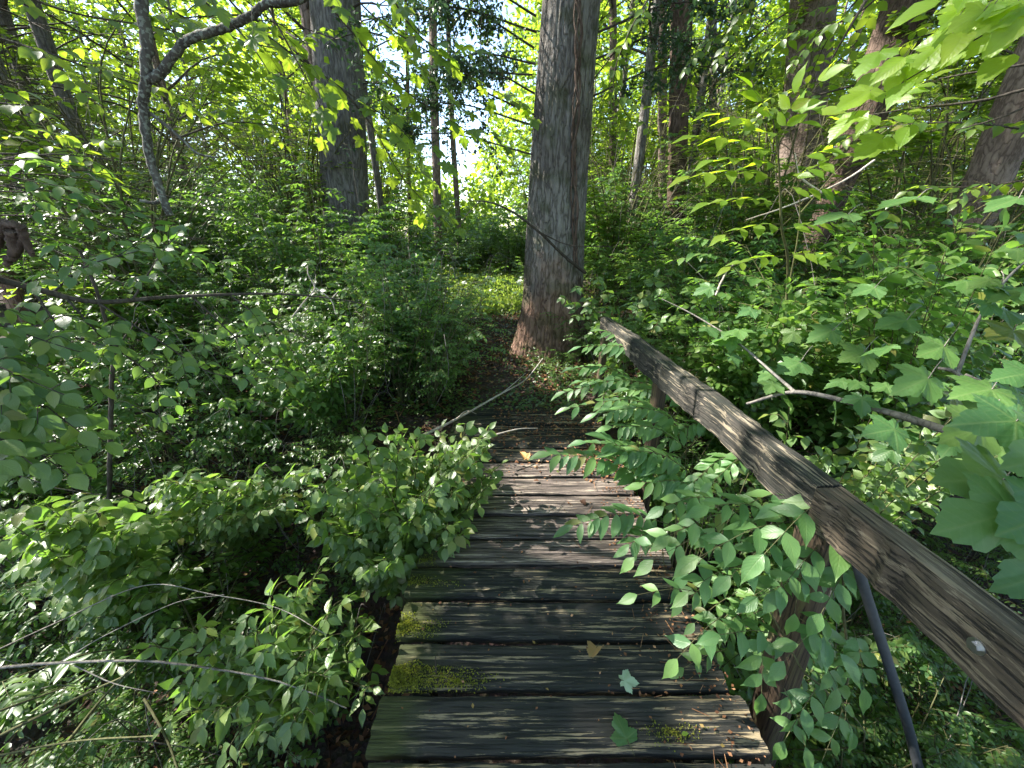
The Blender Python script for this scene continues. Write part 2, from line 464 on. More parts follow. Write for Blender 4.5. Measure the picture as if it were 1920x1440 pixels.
def quadleaf(rs):
    f = rs.uniform(-0.1, 0.16)
    V = np.array([(0, 0, 0), (0.33, 0.45, f), (0, 1.0, 0), (-0.33, 0.5, f)])
    return V, np.array([(0, 1, 2), (0, 2, 3)]), np.array([(0, 0, 0), (1, .5, 0), (0, 1, 0), (-1, .5, 0)], float)


def maple_blade(rs, lobes=5, tooth=True):
    # outline in polar form about the petiole joint, tip at +Y
    out = []
    L = {5: [(-128, .46), (-62, .80), (0, 1.0), (62, .80), (128, .46)], 3: [(-75, .66), (0, 1.0), (75, .66)]}[lobes]
    L = [(a + rs.uniform(-5, 5), r * rs.uniform(.93, 1.06)) for a, r in L]
    seq = [(-172, 0.16)]
    for i, (a, r) in enumerate(L):
        w = 33 if lobes == 5 else 42
        sh = [(-0.80, 0.68), (-0.55, 0.76), (-0.46, 0.73), (-0.27, 0.86), (-.17, .85), (0, 1.0), (.17, .85), (0.27, 0.86), (0.46, 0.73), (0.55, 0.76), (0.80, 0.68)]
        for q, f in sh: seq.append((a + q * w, r * f))
        if i < len(L) - 1: seq.append(((a + L[i + 1][0]) / 2, 0.60 * (r + L[i + 1][1]) / 2 + (0.0 if lobes == 5 else .04)))
    seq.append((172, 0.16))
    cup = rs.uniform(0.02, 0.18); dr = rs.uniform(0.1, 0.35)
    V = [(0, 0, 0)]; C = [(0, 0, 0)]
    for ring, s_ in ((1, 0.38), (2, 0.72), (3, 1.0)):
        for a, r in seq:
            x, y = math.sin(R(a)) * r * s_, math.cos(R(a)) * r * s_
            near = min(abs(((a - b + 180) % 360) - 180) for b, _ in L)
            z = (cup * (near / 30.0 - 0.4) * r * s_ * 0.5) - dr * (x * x * .8 + y * y) * .7 + (0.012 * math.sin(a * .37 + ring) + .03 * math.sin(a * .09 + cup * 40)) * s_
            V.append((x, y, z)); C.append((min(1.0, r * s_ * math.sin(R(min(near, 80))) / .38), r * s_, 0))
    k = len(seq); F = []
    for i in range(k - 1):
        F.append((0, 1 + i + 1, 1 + i))
        for g_ in (0, k):
            F.append((1 + g_ + i, 1 + g_ + i + 1, 1 + g_ + k + i + 1)); F.append((1 + g_ + i, 1 + g_ + k + i + 1, 1 + g_ + k + i))
    V = np.array(V); V[:, 1] += 0.0
    F = np.array(F)[:, [0, 1, 2]]
    V2 = V.copy()
    return V2, F[:, ::-1] * 1, np.array(C, float)


rsL = np.random.RandomState(3)
BL = {}
for k_ in PROF:
    BL[k_] = [leaf_blade(k_, rsL) for _ in range(6)]
    BL[k_ + '_lo'] = [leaf_blade(k_, rsL, True) for _ in range(4)]
BL['diamond'] = [diamond(rsL) for _ in range(4)]
BL['quad'] = [quadleaf(rsL) for _ in range(3)]
BL['maple'] = [maple_blade(rsL, 5) for _ in range(5)]
BL['maple3'] = [maple_blade(rsL, 3) for _ in range(4)]
_meshcache = {}


def leaf_mesh(kind, i, mat):
    key = (kind, i, mat.name)
    if key not in _meshcache:
        b = Buf(); v, f, c = BL[kind][i]; b.add(v, f, c)
        _meshcache[key] = b.build('leaf', mat)
    return _meshcache[key]


def frames(d, nrm):
    d = d / (np.linalg.norm(d, axis=1)[:, None] + 1e-9)
    x = np.cross(d, nrm); x /= np.linalg.norm(x, axis=1)[:, None] + 1e-9
    z = np.cross(x, d)
    return x, d, z


def put_leaves(buf, kind, pos, d, nrm, size, rs, tint=None, m=0):
    pos = np.asarray(pos, float); d = np.asarray(d, float); nrm = np.asarray(nrm, float)
    size = np.asarray(size, float) * np.ones(len(pos))
    if len(pos) == 0: return
    if tint is None: tint = rs.rand(len(pos))
    x, y, z = frames(d, nrm)
    which = rs.randint(0, len(BL[kind]), len(pos))
    for w in range(len(BL[kind])):
        s_ = which == w
        if not s_.any(): continue
        V, F, C = BL[kind][w]
        vv = pos[s_][:, None] + size[s_][:, None, None] * (V[None, :, 0:1] * x[s_][:, None] + V[None, :, 1:2] * y[s_][:, None] + V[None, :, 2:3] * z[s_][:, None])
        c = np.repeat(C[None], s_.sum(), 0).copy(); c[:, :, 2] = tint[s_][:, None]
        f = F[None] + (np.arange(s_.sum()) * len(V))[:, None, None]
        buf.add(vv.reshape(-1, 3), f.reshape(-1, F.shape[1]), c.reshape(-1, 3), m)


CAMP = np.array([0, 0, CAM_H])


class Plant:
    """a near plant whose single leaves are objects of their own"""
    def __init__(s, name, label, cat, base, mat, stem_mat, seed, group=None, smin=0.5):
        s.root = empty(name, base, label, cat, group); s.base = np.array(base, float)
        s.mat = mat; s.sm = stem_mat; s.rs = np.random.RandomState(seed); s.sb = Buf(); s.L = []

    def stem(s, pts, r0, r1, k=6, n=6, curve=True):
        p = catmull(pts, n) if curve else np.asarray(pts, float)
        s.sb.tube(p, np.linspace(r0, r1, len(p)), k, bump=0.08, seed=len(s.L))
        return p

    def leaf(s, kind, pos, d, nrm, size):
        s.L.append((kind, np.array(pos, float), np.array(d, float), np.array(nrm, float), float(size)))

    def pinnate(s, p0, p1, pairs, size, kind='ellip', sag=0.08, r=0.0016, first=0.18, ang=55, up=None, drop=0.25):
        p0 = np.array(p0, float); p1 = np.array(p1, float); Lg = np.linalg.norm(p1 - p0)
        mid = (p0 + p1) / 2 + np.array([0, 0, sag * Lg])
        pts = catmull([p0, mid, p1], 6); s.sb.tube(pts, np.linspace(r, r * .5, len(pts)), 4, cap=False)
        up = np.array(up if up is not None else (0, -0.25, 1.0))
        for i in range(pairs + 1):
            t = first + (1 - first) * i / pairs
            q = t * (len(pts) - 1); j = min(int(q), len(pts) - 2); pp = pts[j] + (pts[j + 1] - pts[j]) * (q - j)
            tg = pts[j + 1] - pts[j]; tg /= np.linalg.norm(tg)
            N_ = up - tg * up.dot(tg); N_ /= np.linalg.norm(N_); S_ = np.cross(tg, N_)
            if i == pairs:
                s.leaf(kind, pp, tg + np.array([0, 0, -drop * .8]), N_, size * 1.08); continue
            for sd in (-1, 1):
                if s.rs.rand() < .05: continue
                a = R(ang + s.rs.uniform(-14, 14)); f = 0.72 + 0.36 * math.sin(math.pi * (0.15 + 0.75 * t))
                d = tg * math.cos(a) + S_ * sd * math.sin(a) - np.array([0, 0, drop * s.rs.uniform(.4, 1.5)])
                s.leaf(kind, pp, d, N_ + s.rs.normal(0, .16, 3) + S_ * sd * 0.12, size * f * s.rs.uniform(.78, 1.1))

    def shoot(s, pts, size, spacing, kind='ovate', r0=0.003, r1=0.001, start=0.15, opp=True, ang=58, drop=0.3, up=(0, -0.25, 1), sz_end=0.7, n=6, jit=.2):
        p = catmull(pts, n); seg = np.linalg.norm(np.diff(p, axis=0), axis=1); cum = np.concatenate([[0], np.cumsum(seg)])
        s.sb.tube(p, np.linspace(r0, r1, len(p)), 5, cap=False)
        L = cum[-1]; q = L * start; flip = 1; up = np.array(up, float)
        while q <= L + 1e-6:
            j = min(np.searchsorted(cum, q, 'right') - 1, len(p) - 2)
            t = (q - cum[j]) / max(seg[j], 1e-6); pp = p[j] + (p[j + 1] - p[j]) * t
            tg = (p[j + 1] - p[j]) / max(seg[j], 1e-6)
            N_ = up - tg * up.dot(tg)
            if np.linalg.norm(N_) < .2: N_ = np.array([0, -1, .3])
            N_ /= np.linalg.norm(N_); S_ = np.cross(tg, N_)
            f = 1 - (1 - sz_end) * (q / L)
            for sd in ((-1, 1) if opp else (flip,)):
                a = R(ang + s.rs.uniform(-14, 14))
                d = tg * math.cos(a) + S_ * sd * math.sin(a) - np.array([0, 0, drop * s.rs.uniform(.3, 1.6)])
                s.leaf(kind, pp + d * .004, d, N_ + s.rs.normal(0, jit, 3), size * f * s.rs.uniform(.75, 1.15))
            flip = -flip; q += spacing * s.rs.uniform(.8, 1.2)
        tg = p[-1] - p[-2]
        s.leaf(kind, p[-1], tg / np.linalg.norm(tg) - np.array([0, 0, drop * .6]), up + s.rs.normal(0, .15, 3), size * sz_end)
        return p

    def bush(s, pts, size, spacing, kind='ovate', sub=0.16, every=0.09, r0=0.005, subang=48, opp=True, drop=.3, zsp=0.25, lo=0.2, sag=0.02, **kw):
        """main twig with leafy side twigs in loose layers"""
        p = catmull(pts, 6); seg = np.linalg.norm(np.diff(p, axis=0), axis=1); cum = np.concatenate([[0], np.cumsum(seg)]); L = cum[-1]
        s.shoot(pts, size, spacing * 1.3, kind, r0, r0 * .3, start=max(lo, .3), opp=opp, drop=drop, **kw)
        q = L * lo; flip = 1
        while q < L * .97:
            j = min(np.searchsorted(cum, q, 'right') - 1, len(p) - 2)
            pp = p[j] + (p[j + 1] - p[j]) * ((q - cum[j]) / max(seg[j], 1e-6)); tg = (p[j + 1] - p[j]) / max(seg[j], 1e-6)
            S_ = np.cross(tg, (0, 0, 1.0)); S_ /= np.linalg.norm(S_) + 1e-6
            a = R(subang + s.rs.uniform(-15, 15)); ln = sub * (1.1 - 0.55 * q / L) * s.rs.uniform(.7, 1.25)
            d = tg * math.cos(a) + S_ * flip * math.sin(a) + np.array([0, 0, s.rs.uniform(-zsp, zsp)])
            d /= np.linalg.norm(d)
            e = pp + d * ln; mid = (pp + e) / 2 + np.array([0, 0, sag + .06 * ln])
            s.shoot([pp, mid, e - np.array([0, 0, .08 * ln])], size * .92, spacing, kind, .0018, .0008, start=.2, opp=opp, drop=drop, n=3, **kw)
            flip = -flip; q += every * s.rs.uniform(.75, 1.25)

    def finish(s, n_obj=150, lo_kind=True, minpx=9):
        off = s.base
        tp = np.array([l[1] for l in s.L]); ks = ~on_spot(tp)
        L = s.L = [l for l, q in zip(s.L, ks) if q]
        px = np.array([l[4] * FPX / max(np.linalg.norm(l[1] - CAMP), .05) for l in L])
        Rm = np.array(CAMM.transposed())
        cc = np.array([Rm @ (l[1] - CAMP) for l in L])
        vis = (cc[:, 2] < -0.02) & (np.abs(cc[:, 0] / -cc[:, 2]) < 1.40) & (np.abs(cc[:, 1] / -cc[:, 2]) < 1.06)
        order = np.argsort(-(px + vis * 10000))
        single = set(int(i) for i in order[:n_obj] if vis[i] and px[i] >= minpx)
        for i in sorted(single):
            k, p, d, nr, sz = L[i]
            x, y, z = frames(d[None], nr[None])
            M = Matrix([[x[0][r] * sz, y[0][r] * sz, z[0][r] * sz, p[r] - off[r]] for r in range(3)] + [[0, 0, 0, 1]])
            link('leaf', leaf_mesh(k, s.rs.randint(len(BL[k])), s.mat), s.root, M)
        rest = [L[i] for i in range(len(L)) if i not in single]
        if rest:
            b = Buf()
            for k in sorted(set(l[0] for l in rest)):
                g = [l for l in rest if l[0] == k]
                put_leaves(b, k, [l[1] for l in g], [l[2] for l in g], [l[3] for l in g], [l[4] for l in g], s.rs)
            link('foliage', b.build('foliage', s.mat, off=off), s.root, kind='stuff')
        if s.sb.n: link('stem', s.sb.build('stem', s.sm, off=off), s.root)
        return s.root


def P3(l, D=None):
    return [P(*q) if D is None else P(q[0], q[1], D) for q in l]

# ------------------------------------------------------------------ ground
def build_terrain():
    u = np.linspace(-1, 1, 260); w = np.linspace(-1, 1, 260)
    gx = np.sinh(u * 4.6) / np.sinh(4.6) * 300
    gy = 2.5 + np.sinh(w * 4.6) / np.sinh(4.6) * 300
    X, Y = np.meshgrid(gx, gy); Z = terr(X, Y)
    Z = Z + 0.02 * (vn2(X * 7, Y * 7, 1.0) - .5) * (np.abs(X) < 8)
    v = np.stack([X, Y, Z], -1).reshape(-1, 3); k = 260
    i = np.arange(k - 1)[:, None]; j = np.arange(k - 1)[None]
    f = np.stack([i * k + j, i * k + j + 1, (i + 1) * k + j + 1, (i + 1) * k + j], -1).reshape(-1, 4)
    b = Buf(); b.add(v, f)
    tag(link('ground', b.build('ground', M_SOIL)), kind='structure')


build_terrain()

# ------------------------------------------------------------------ footbridge
bridge = empty('footbridge', (0.2, 1.5, 0), 'weathered wooden footbridge of dark mossy boards with one sloping-away handrail on its right', 'footbridge')
BOFF = np.array([0.2, 1.5, 0.0])
PITCHB = 0.195


def board(L, W, H, seed, nx=64, axis='x', round_=0.007, amp=1.0):
    """rough sawn board centred on the origin, top at z=0"""
    rs = np.random.RandomState(seed)
    prof = []
    nyt = 9
    for q in np.linspace(-1, 1, nyt):
        e = 1 - abs(q); prof.append((q * W / 2, -round_ * max(0, 1 - e / 0.10) ** 2))
    prof += [(W / 2, -H * .5), (W / 2 - .003, -H), (0, -H), (-W / 2 + .003, -H), (-W / 2, -H * .5)]
    k = len(prof); xs = np.linspace(-L / 2, L / 2, nx)
    v = np.zeros((nx, k, 3))
    a = rs.rand() * 50
    for j, (y, z) in enumerate(prof):
        v[:, j, 0] = xs
        ed = 1.0 if abs(abs(y) - W / 2) < .004 else 0.35
        yy = (vn3(xs * 5 + a, np.full(nx, y * 8 + a), np.full(nx, 2.0)) - .5) * .009 * ed * amp + (vn3(xs * 26 + a, np.full(nx, y * 30), np.full(nx, 5.0)) - .5) * .006 * ed * amp
        v[:, j, 1] = y + yy
        zz = (vn3(xs * 3 + a, np.full(nx, y * 60 + a), np.full(nx, 9.0)) - .5) * .0045 * amp + (vn3(xs * 1.1 + a, np.full(nx, y * 5 + a), np.full(nx, 4.0)) - .5) * .008 * amp
        v[:, j, 2] = z + zz * (1 if z > -H * .4 else .3)
    v[0, :, 0] += (rs.rand(k) - .5) * .012; v[-1, :, 0] += (rs.rand(k) - .5) * .012
    i = np.arange(nx - 1)[:, None]; j = np.arange(k)[None]; j2 = (j + 1) % k
    f = np.stack([i * k + j, (i + 1) * k + j, (i + 1) * k + j2, i * k + j2], -1).reshape(-1, 4)
    b = Buf(); vv = v.reshape(-1, 3)
    if axis == 'y':
        vv = np.stack([-vv[:, 1], vv[:, 0], vv[:, 2]], -1)
    b.add(vv, f)
    for e in (0, nx - 1):
        ring = vv[e * k:(e + 1) * k]; c = ring.mean(0)
        ff = [(q, (q + 1) % k, k) if e == 0 else ((q + 1) % k, q, k) for q in range(k)]
        b.add(np.vstack([ring, c]), np.array(ff))
    return b


rb = np.random.RandomState(21)
PL = {}
for k in range(-10, 14):   # one board each
    y0 = 0.711 + PITCHB * k; W = PITCHB - rb.uniform(.020, .030)
    xl = -0.462 + rb.uniform(-.016, .016); xr = 0.86 + rb.uniform(-.02, .02)
    if k == 2: xl = -0.475
    if k == 3: xl = -0.485
    if k == 10: xr = .80
    o = link('plank', board(xr - xl, W, .042, 100 + k).build('plank', M_PLANK_SUNLIT if 4 <= k <= 8 else M_PLANK, smooth=False), bridge)
    o.location = Vector(((xl + xr) / 2, y0 + PITCHB / 2 + .004, rb.uniform(-.004, .003))) - Vector(BOFF)
    o.rotation_euler = (R(rb.uniform(-.8, .8)), R(rb.uniform(-.2, .2)), R(-1.3 + rb.uniform(-.3, .3)))
    PL[k] = (o, xl, xr, y0)
    if k in (-1, 0, 1, 3, 4, 5, 9):   # nails over the two beams
        for nx_ in (-0.30, 0.62):
            for ny_ in (.045, .14):
                pass
for x in (-0.33, 0.66):
    b = board(5.2, .07, .19, 300 + int(x * 10), nx=30, axis='y')
    o = link('beam', b.build('beam', M_PLANK), bridge); o.location = Vector((x, 1.15, -.05)) - Vector(BOFF)
for y in (3.2, -1.2):
    b = board(1.3, .12, .14, 310 + int(y), nx=20)
    o = link('sill_timber', b.build('sill_timber', M_PLANK), bridge); o.location = Vector((.18, y, -.245)) - Vector(BOFF)


# handrail: two timbers butted over the near post
def rail_pt(y):      # top front (deck side) edge
    return np.array([0.975 - 0.0265 * y, y, 0.905 - 0.004 * y])


def rail_piece(y0, y1, seed, dz=0.0, dx=0.0, mat=None):
    a, c = rail_pt(y0), rail_pt(y1); L = np.linalg.norm(c - a)
    b = board(L, .082, .145, seed, nx=90, axis='y', round_=.006, amp=2.6)
    o = link('handrail', b.build('handrail', mat or M_RAIL, smooth=False), bridge)
    mid = (a + c) / 2 + np.array([.041 + dx, 0, dz])
    o.location = Vector(mid - BOFF)
    o.rotation_euler = (math.atan2(c[2] - a[2], c[1] - a[1]), R(1.5), -math.atan2(c[0] - a[0], c[1] - a[1]))
    return o


rail1 = rail_piece(-0.8, .945, 401)
rail2 = rail_piece(.953, 3.46, 402, dz=-.006, dx=.006, mat=M_RAIL_GREY)
# hex bolt with washer and a bent ring on the near rail
b = Buf()
bp_ = P(1778, 1160, rail_pt(0.51)[1])
bx, by, bz = rail_pt(.51)[0] - .001, .51, .905 - .075
b.tube([(bx + .004, by, bz), (bx - .003, by, bz)], .016, 20)
b.tube([(bx - .003, by, bz), (bx - .012, by, bz)], .0095, 6)
o = link('bolt', b.build('bolt', M_METAL, smooth=False, off=np.array(rail1.location) + BOFF), rail1)
o.matrix_parent_inverse = Matrix.Identity(4)
o.matrix_local = rail1.rotation_euler.to_matrix().to_4x4().inverted()


def post(p_top, p_bot, w, seed, name='post'):
    p_top = np.array(p_top); p_bot = np.array(p_bot); L = np.linalg.norm(p_top - p_bot)
    b = Buf(); n_ = 26; k = 16
    th = np.arange(k) * 2 * np.pi / k
    t = np.linspace(0, 1, n_)
    v = np.zeros((n_, k, 3))
    for i, q in enumerate(t):
        c = p_bot + (p_top - p_bot) * q
        sq = (np.abs(np.cos(th)) ** 5 + np.abs(np.sin(th)) ** 5) ** (-1 / 5.)
        r = w / 2 * sq * (1 + .05 * (vn3(np.cos(th) * 3 + seed, np.sin(th) * 3 + seed, np.full(k, q * 6.)) - .5))
        v[i, :, 0] = c[0] + r * np.cos(th + .25); v[i, :, 1] = c[1] + r * np.sin(th + .25); v[i, :, 2] = c[2]
    i = np.arange(n_ - 1)[:, None]; j = np.arange(k)[None]; j2 = (j + 1) % k
    f = np.stack([i * k + j, i * k + j2, (i + 1) * k + j2, (i + 1) * k + j], -1).reshape(-1, 4)
    vv = v.reshape(-1, 3); b.add(vv, f)
    ring = vv[-k:]; b.add(np.vstack([ring, ring.mean(0)]), np.array([(q, (q + 1) % k, k) for q in range(k)]))
    o = link(name, b.build(name, M_POST, off=p_bot), bridge); o.location = Vector(p_bot - BOFF)
    return o


post((1.05, .99, .755), (1.20, .98, -1.3), .115, 1)
post((1.00, 2.28, .74), (1.02, 2.28, -.9), .075, 2)
post((.915, 3.40, .75), (.905, 3.42, -.35), .06, 3)

# dark grey bent pole that comes down behind the near rail
b = Buf()
b.tube(catmull([P(1590, 990, 1.16), P(1612, 1075, 1.12), P(1645, 1180, 1.08), P(1680, 1290, 1.02), P(1712, 1400, .96), P(1740, 1560, .86), P(1760, 1900, .75)], 8), .019, 14, bump=.03)
pl = link('bent_pole', b.build('bent_pole', M_PIPE))
tag(pl, 'smooth dark grey bent pole hanging down behind the near end of the handrail', 'pole')

# moss on the left ends of the boards
def moss_patch(k, cx, cy, rx, ry, n_, seed, h=.012):
    o, xl, xr, y0 = PL[k]; rs = np.random.RandomState(seed); b = Buf()
    a = rs.uniform(0, 6.283, n_); r = rs.rand(n_) ** .8 * 1.35; keep_ = rs.rand(n_) < np.clip(1.6 - r, 0, 1); a, r = a[keep_], r[keep_]; n_ = len(a)
    lob = 1 + .35 * np.sin(a * 3 + seed) + .2 * np.sin(a * 7)
    x = cx + rx * r * np.cos(a) * lob; y = cy + ry * r * np.sin(a) * lob
    ok = (x > -.001) & (y > .006) & (y < PITCHB - .008); x, y, r = x[ok], y[ok], r[ok]; m_ = len(x)
    hh = h * np.clip(1 - (r / 1.35) ** 2, 0, 1) * (.5 + rs.rand(m_))
    pos = np.stack([xl + x, y0 + y, hh * .5 + .001], -1) - BOFF
    d = rs.normal(0, .6, (m_, 3)); d[:, 2] = np.abs(d[:, 2]) + .5
    put_leaves(b, 'quad', pos, d, rs.normal(0, 1, (m_, 3)), rs.uniform(.004, .010, m_), rs)
    mo = link('moss', b.build('moss', M_MOSS), o, kind='stuff')
    mo.matrix_local = (Matrix.Translation(o.location) @ o.rotation_euler.to_matrix().to_4x4()).inverted()


moss_patch(1, .0, .055, .17, .07, 7500, 1, .022)
moss_patch(1, .26, .04, .12, .03, 900, 6, .004)
moss_patch(2, .0, .075, .13, .06, 3200, 2, .012)
moss_patch(3, .0, .11, .18, .03, 1100, 3, .006)
moss_patch(4, .04, .05, .05, .03, 350, 4, .006)
moss_patch(5, .12, .05, .12, .04, 700, 5, .005)
moss_patch(0, 1.04, .06, .10, .03, 450, 7, .005)

# ------------------------------------------------------------------ litter and small things on the deck
def lone_leaf(kind, mat, px, py, size, yaw, label, cat='leaf', z=.012, tilt=.15, name='fallen_leaf', curl=0.0, idx=0):
    t = (CAM_H - z) ; d = CAMM @ Vector(((px - 960) / FPX, (720 - py) / FPX, -1)); p = Vector((0, 0, CAM_H)) + d * (t / -d.z)
    V, F, C = BL[kind][idx % len(BL[kind])]
    V = V.copy() * size
    if curl:
        r_ = size * .5 / curl; xs = V[:, 0].copy(); V[:, 0] = np.sin(xs / r_) * r_; V[:, 2] += (1 - np.cos(xs / r_)) * r_ + .1 * V[:, 1] * np.sin(xs / size * 9)
    b = Buf(); b.add(V, F, C)
    vb = catmull([(0, 0, 0), (.02 * size, -.3 * size, .03 * size), (0, -.55 * size, .06 * size)], 3)
    o = link(name, b.build(name, mat)); o.location = p
    o.rotation_euler = (tilt, tilt * .6, R(yaw))
    tag(o, label, cat)
    s_ = Buf(); s_.tube(vb, size * .012, 4); link('leaf_stalk', s_.build('leaf_stalk', M_STEM), o)
    return o


M_TAN = leaf_mat('tan dead leaf', [(0, (0.30, 0.19, 0.09)), (1, (0.40, 0.24, 0.11))], (0.3, 0.18, 0.07), 0.12, 0.7, veins=0.4)
lone_leaf('maple3', M_TAN, 1118, 1215, .075, 150, 'curled brown and yellow dead leaf on the second full board from the bottom', tilt=.45, curl=1.1, z=.02)
lone_leaf('maple', leaf_mat('pale leaf underside', [(0, (.28, .40, .30)), (1, (.30, .42, .32))], (.3, .5, .2), .25, .7), 1170, 1276, .062, -100, 'small pale grey-green lobed leaf at the edge of a dark board', tilt=.1, idx=2)
lone_leaf('maple3', M_MAPLE, 1175, 1385, .088, 15, 'fresh green three-pointed leaf lying on the bottom board', tilt=.12, idx=1)
lone_leaf('ellip', M_BRIGHT, 1278, 1378, .03, -80, 'tiny yellow-green leaf lying on the bottom board near its right end', tilt=.05)
lone_leaf('maple', M_TAN, 985, 858, .085, 20, 'curled orange-tan dead leaf on a sunlit board below the pale stick', tilt=.3, curl=.9, idx=1)
lone_leaf('round', M_DEAD, 1010, 902, .035, 80, 'small orange dead leaf on the sunlit board beside leaf shadows', tilt=.2, curl=.7)
lone_leaf('round', M_DEAD, 1090, 938, .05, 200, 'small reddish dead leaf at the right of the sunlit boards', tilt=.2, curl=.6, idx=2)
lone_leaf('ellip', M_BRIGHT, 1048, 886, .03, 40, 'tiny yellowish leaf fragment in the middle of the sunlit boards', tilt=.2, idx=3)


def stick(label, pts, r0, r1, mat, name='stick', sub=(), cat='stick', k=8, n_=8):
    b = Buf(); p = catmull(pts, n_); b.tube(p, np.linspace(r0, r1, len(p)), k, bump=.10, seed=len(label))
    for q in sub:
        pp = catmull(q[0], n_); b.tube(pp, np.linspace(q[1], q[2], len(pp)), 6, bump=.1, seed=len(pts))
    o = link(name, b.build(name, mat)); tag(o, label, cat); return o


def on_ground(px, py, z=0.0):
    d = CAMM @ Vector(((px - 960) / FPX, (720 - py) / FPX, -1)); o = Vector((0, 0, CAM_H))
    for _ in range(200):
        t = (CAM_H - z) / max(-d.z, .02); p = o + d * t
        zz = max(tz(p.x, p.y), .0 if (-.47 < p.x < .86 and -1.3 < p.y < 3.4) else -9)
        if abs(zz - z) < .003: break
        z = z * .6 + zz * .4
    return Vector((p.x, p.y, z))


s0, s1, s2, s3 = P(790, 818, 2.55), P(855, 786, 2.95), P(940, 738, 3.45), P(1018, 672, 4.2)
stick('long bleached stick leaning over the far end of the deck towards the large trunk', [s0, s1, s2, P(985, 712, 3.9), s3], .012, .005, M_TWIG_PALE,
      sub=[([s2, P(960, 722, 3.45), P(985, 700, 3.7)], .004, .002), ([s1, P(875, 770, 3.0), P(893, 776, 3.05)], .004, .002)])
stick('thin pale twig lying across a board beside the leafy shrub', [P(908, 822, 2.42), P(940, 812, 2.5), P(975, 804, 2.6), P(1008, 803, 2.7)], .0065, .003, M_TWIG_PALE, name='twig', cat='twig')
stick('short dark twig standing up from the moss cushion on the board', [P(818, 1262, .78), P(817, 1245, .775), P(816, 1230, .77)], .0015, .001, M_TWIG, name='twig', cat='twig')

# litter scattered over banks, path and the far right of the deck
rl = np.random.RandomState(77)


def litter():
    n_ = 60000
    x = rl.uniform(-5.5, 5.5, n_); y = rl.uniform(-1.0, 9.5, n_) ** 1.0
    z = terr(x, y)
    on = (x > -.47) & (x < .87) & (y > -1.3) & (y < 3.4)
    keep = (~on) & (rl.rand(n_) < np.clip(vn2(x * 1.8, y * 1.8, 8.1) * 1.9 - .25, .1, 1))
    x, y, z = x[keep], y[keep], z[keep]; m_ = len(x)
    b = Buf()
    d = rl.normal(0, 1, (m_, 3)); d[:, 2] *= .35
    nr = rl.normal(0, .45, (m_, 3)); nr[:, 2] = 1
    sz = rl.uniform(.02, .075, m_)
    put_leaves(b, 'diamond', np.stack([x, y, z + .008 + rl.rand(m_) * .03], -1), d, nr, sz, rl)
    # twigs in the litter
    for _ in range(560):
        px_, py_ = rl.uniform(-4.5, 4.5), rl.uniform(-.5, 7)
        if -.5 < px_ < .9 and py_ < 3.5: continue
        a = rl.uniform(0, 6.28); L = rl.uniform(.12, .6)
        q0 = np.array([px_, py_, 0.]); q1 = q0 + [math.cos(a) * L, math.sin(a) * L, 0]; qm = (q0 + q1) / 2 + rl.normal(0, .03, 3)
        for q in (q0, qm, q1): q[2] = tz(q[0], q[1]) + rl.uniform(.01, .06)
        b.tube([q0, qm, q1], [.005, .004, .002], 4, tint=rl.uniform(.3, .95), cap=False)
    tag(link('leaf_litter', b.build('leaf_litter', M_DEAD)), 'brown dead leaves and twigs littering the banks and the path', 'leaf litter', kind='stuff')
    # debris drifted onto the deck
    b = Buf(); n_ = 2600
    yy = np.concatenate([rl.uniform(2.3, 3.4, 1800), rl.uniform(.6, 2.3, 800)])
    xx = np.where(rl.rand(n_) < .75, .86 - np.abs(rl.normal(0, .17, n_)), rl.uniform(-.4, .8, n_))
    far = yy > 2.75
    xx = np.where(far, rl.uniform(-.1, .85, n_), xx)
    d = rl.normal(0, 1, (n_, 3)); d[:, 2] *= .3; nr = rl.normal(0, .4, (n_, 3)); nr[:, 2] = 1
    put_leaves(b, 'quad', np.stack([xx, yy, rl.uniform(.004, .02, n_)], -1), d, nr, rl.uniform(.006, .035, n_) * np.where(yy > 2.2, 1, .55), rl)
    for _ in range(130):
        a = rl.uniform(0, 6.28); L = rl.uniform(.015, .09); x0 = .85 - abs(rl.normal(0, .2)); y0 = rl.uniform(.5, 3.3)
        b.tube([(x0, y0, .008), (x0 + math.cos(a) * L, y0 + math.sin(a) * L, .012)], .0012, 3, tint=rl.uniform(.5, .95), cap=False)
    tag(link('deck_debris', b.build('deck_debris', M_DEAD)), 'crumbled dead leaves and needles along the right side of the deck', 'debris', kind='stuff')


litter()


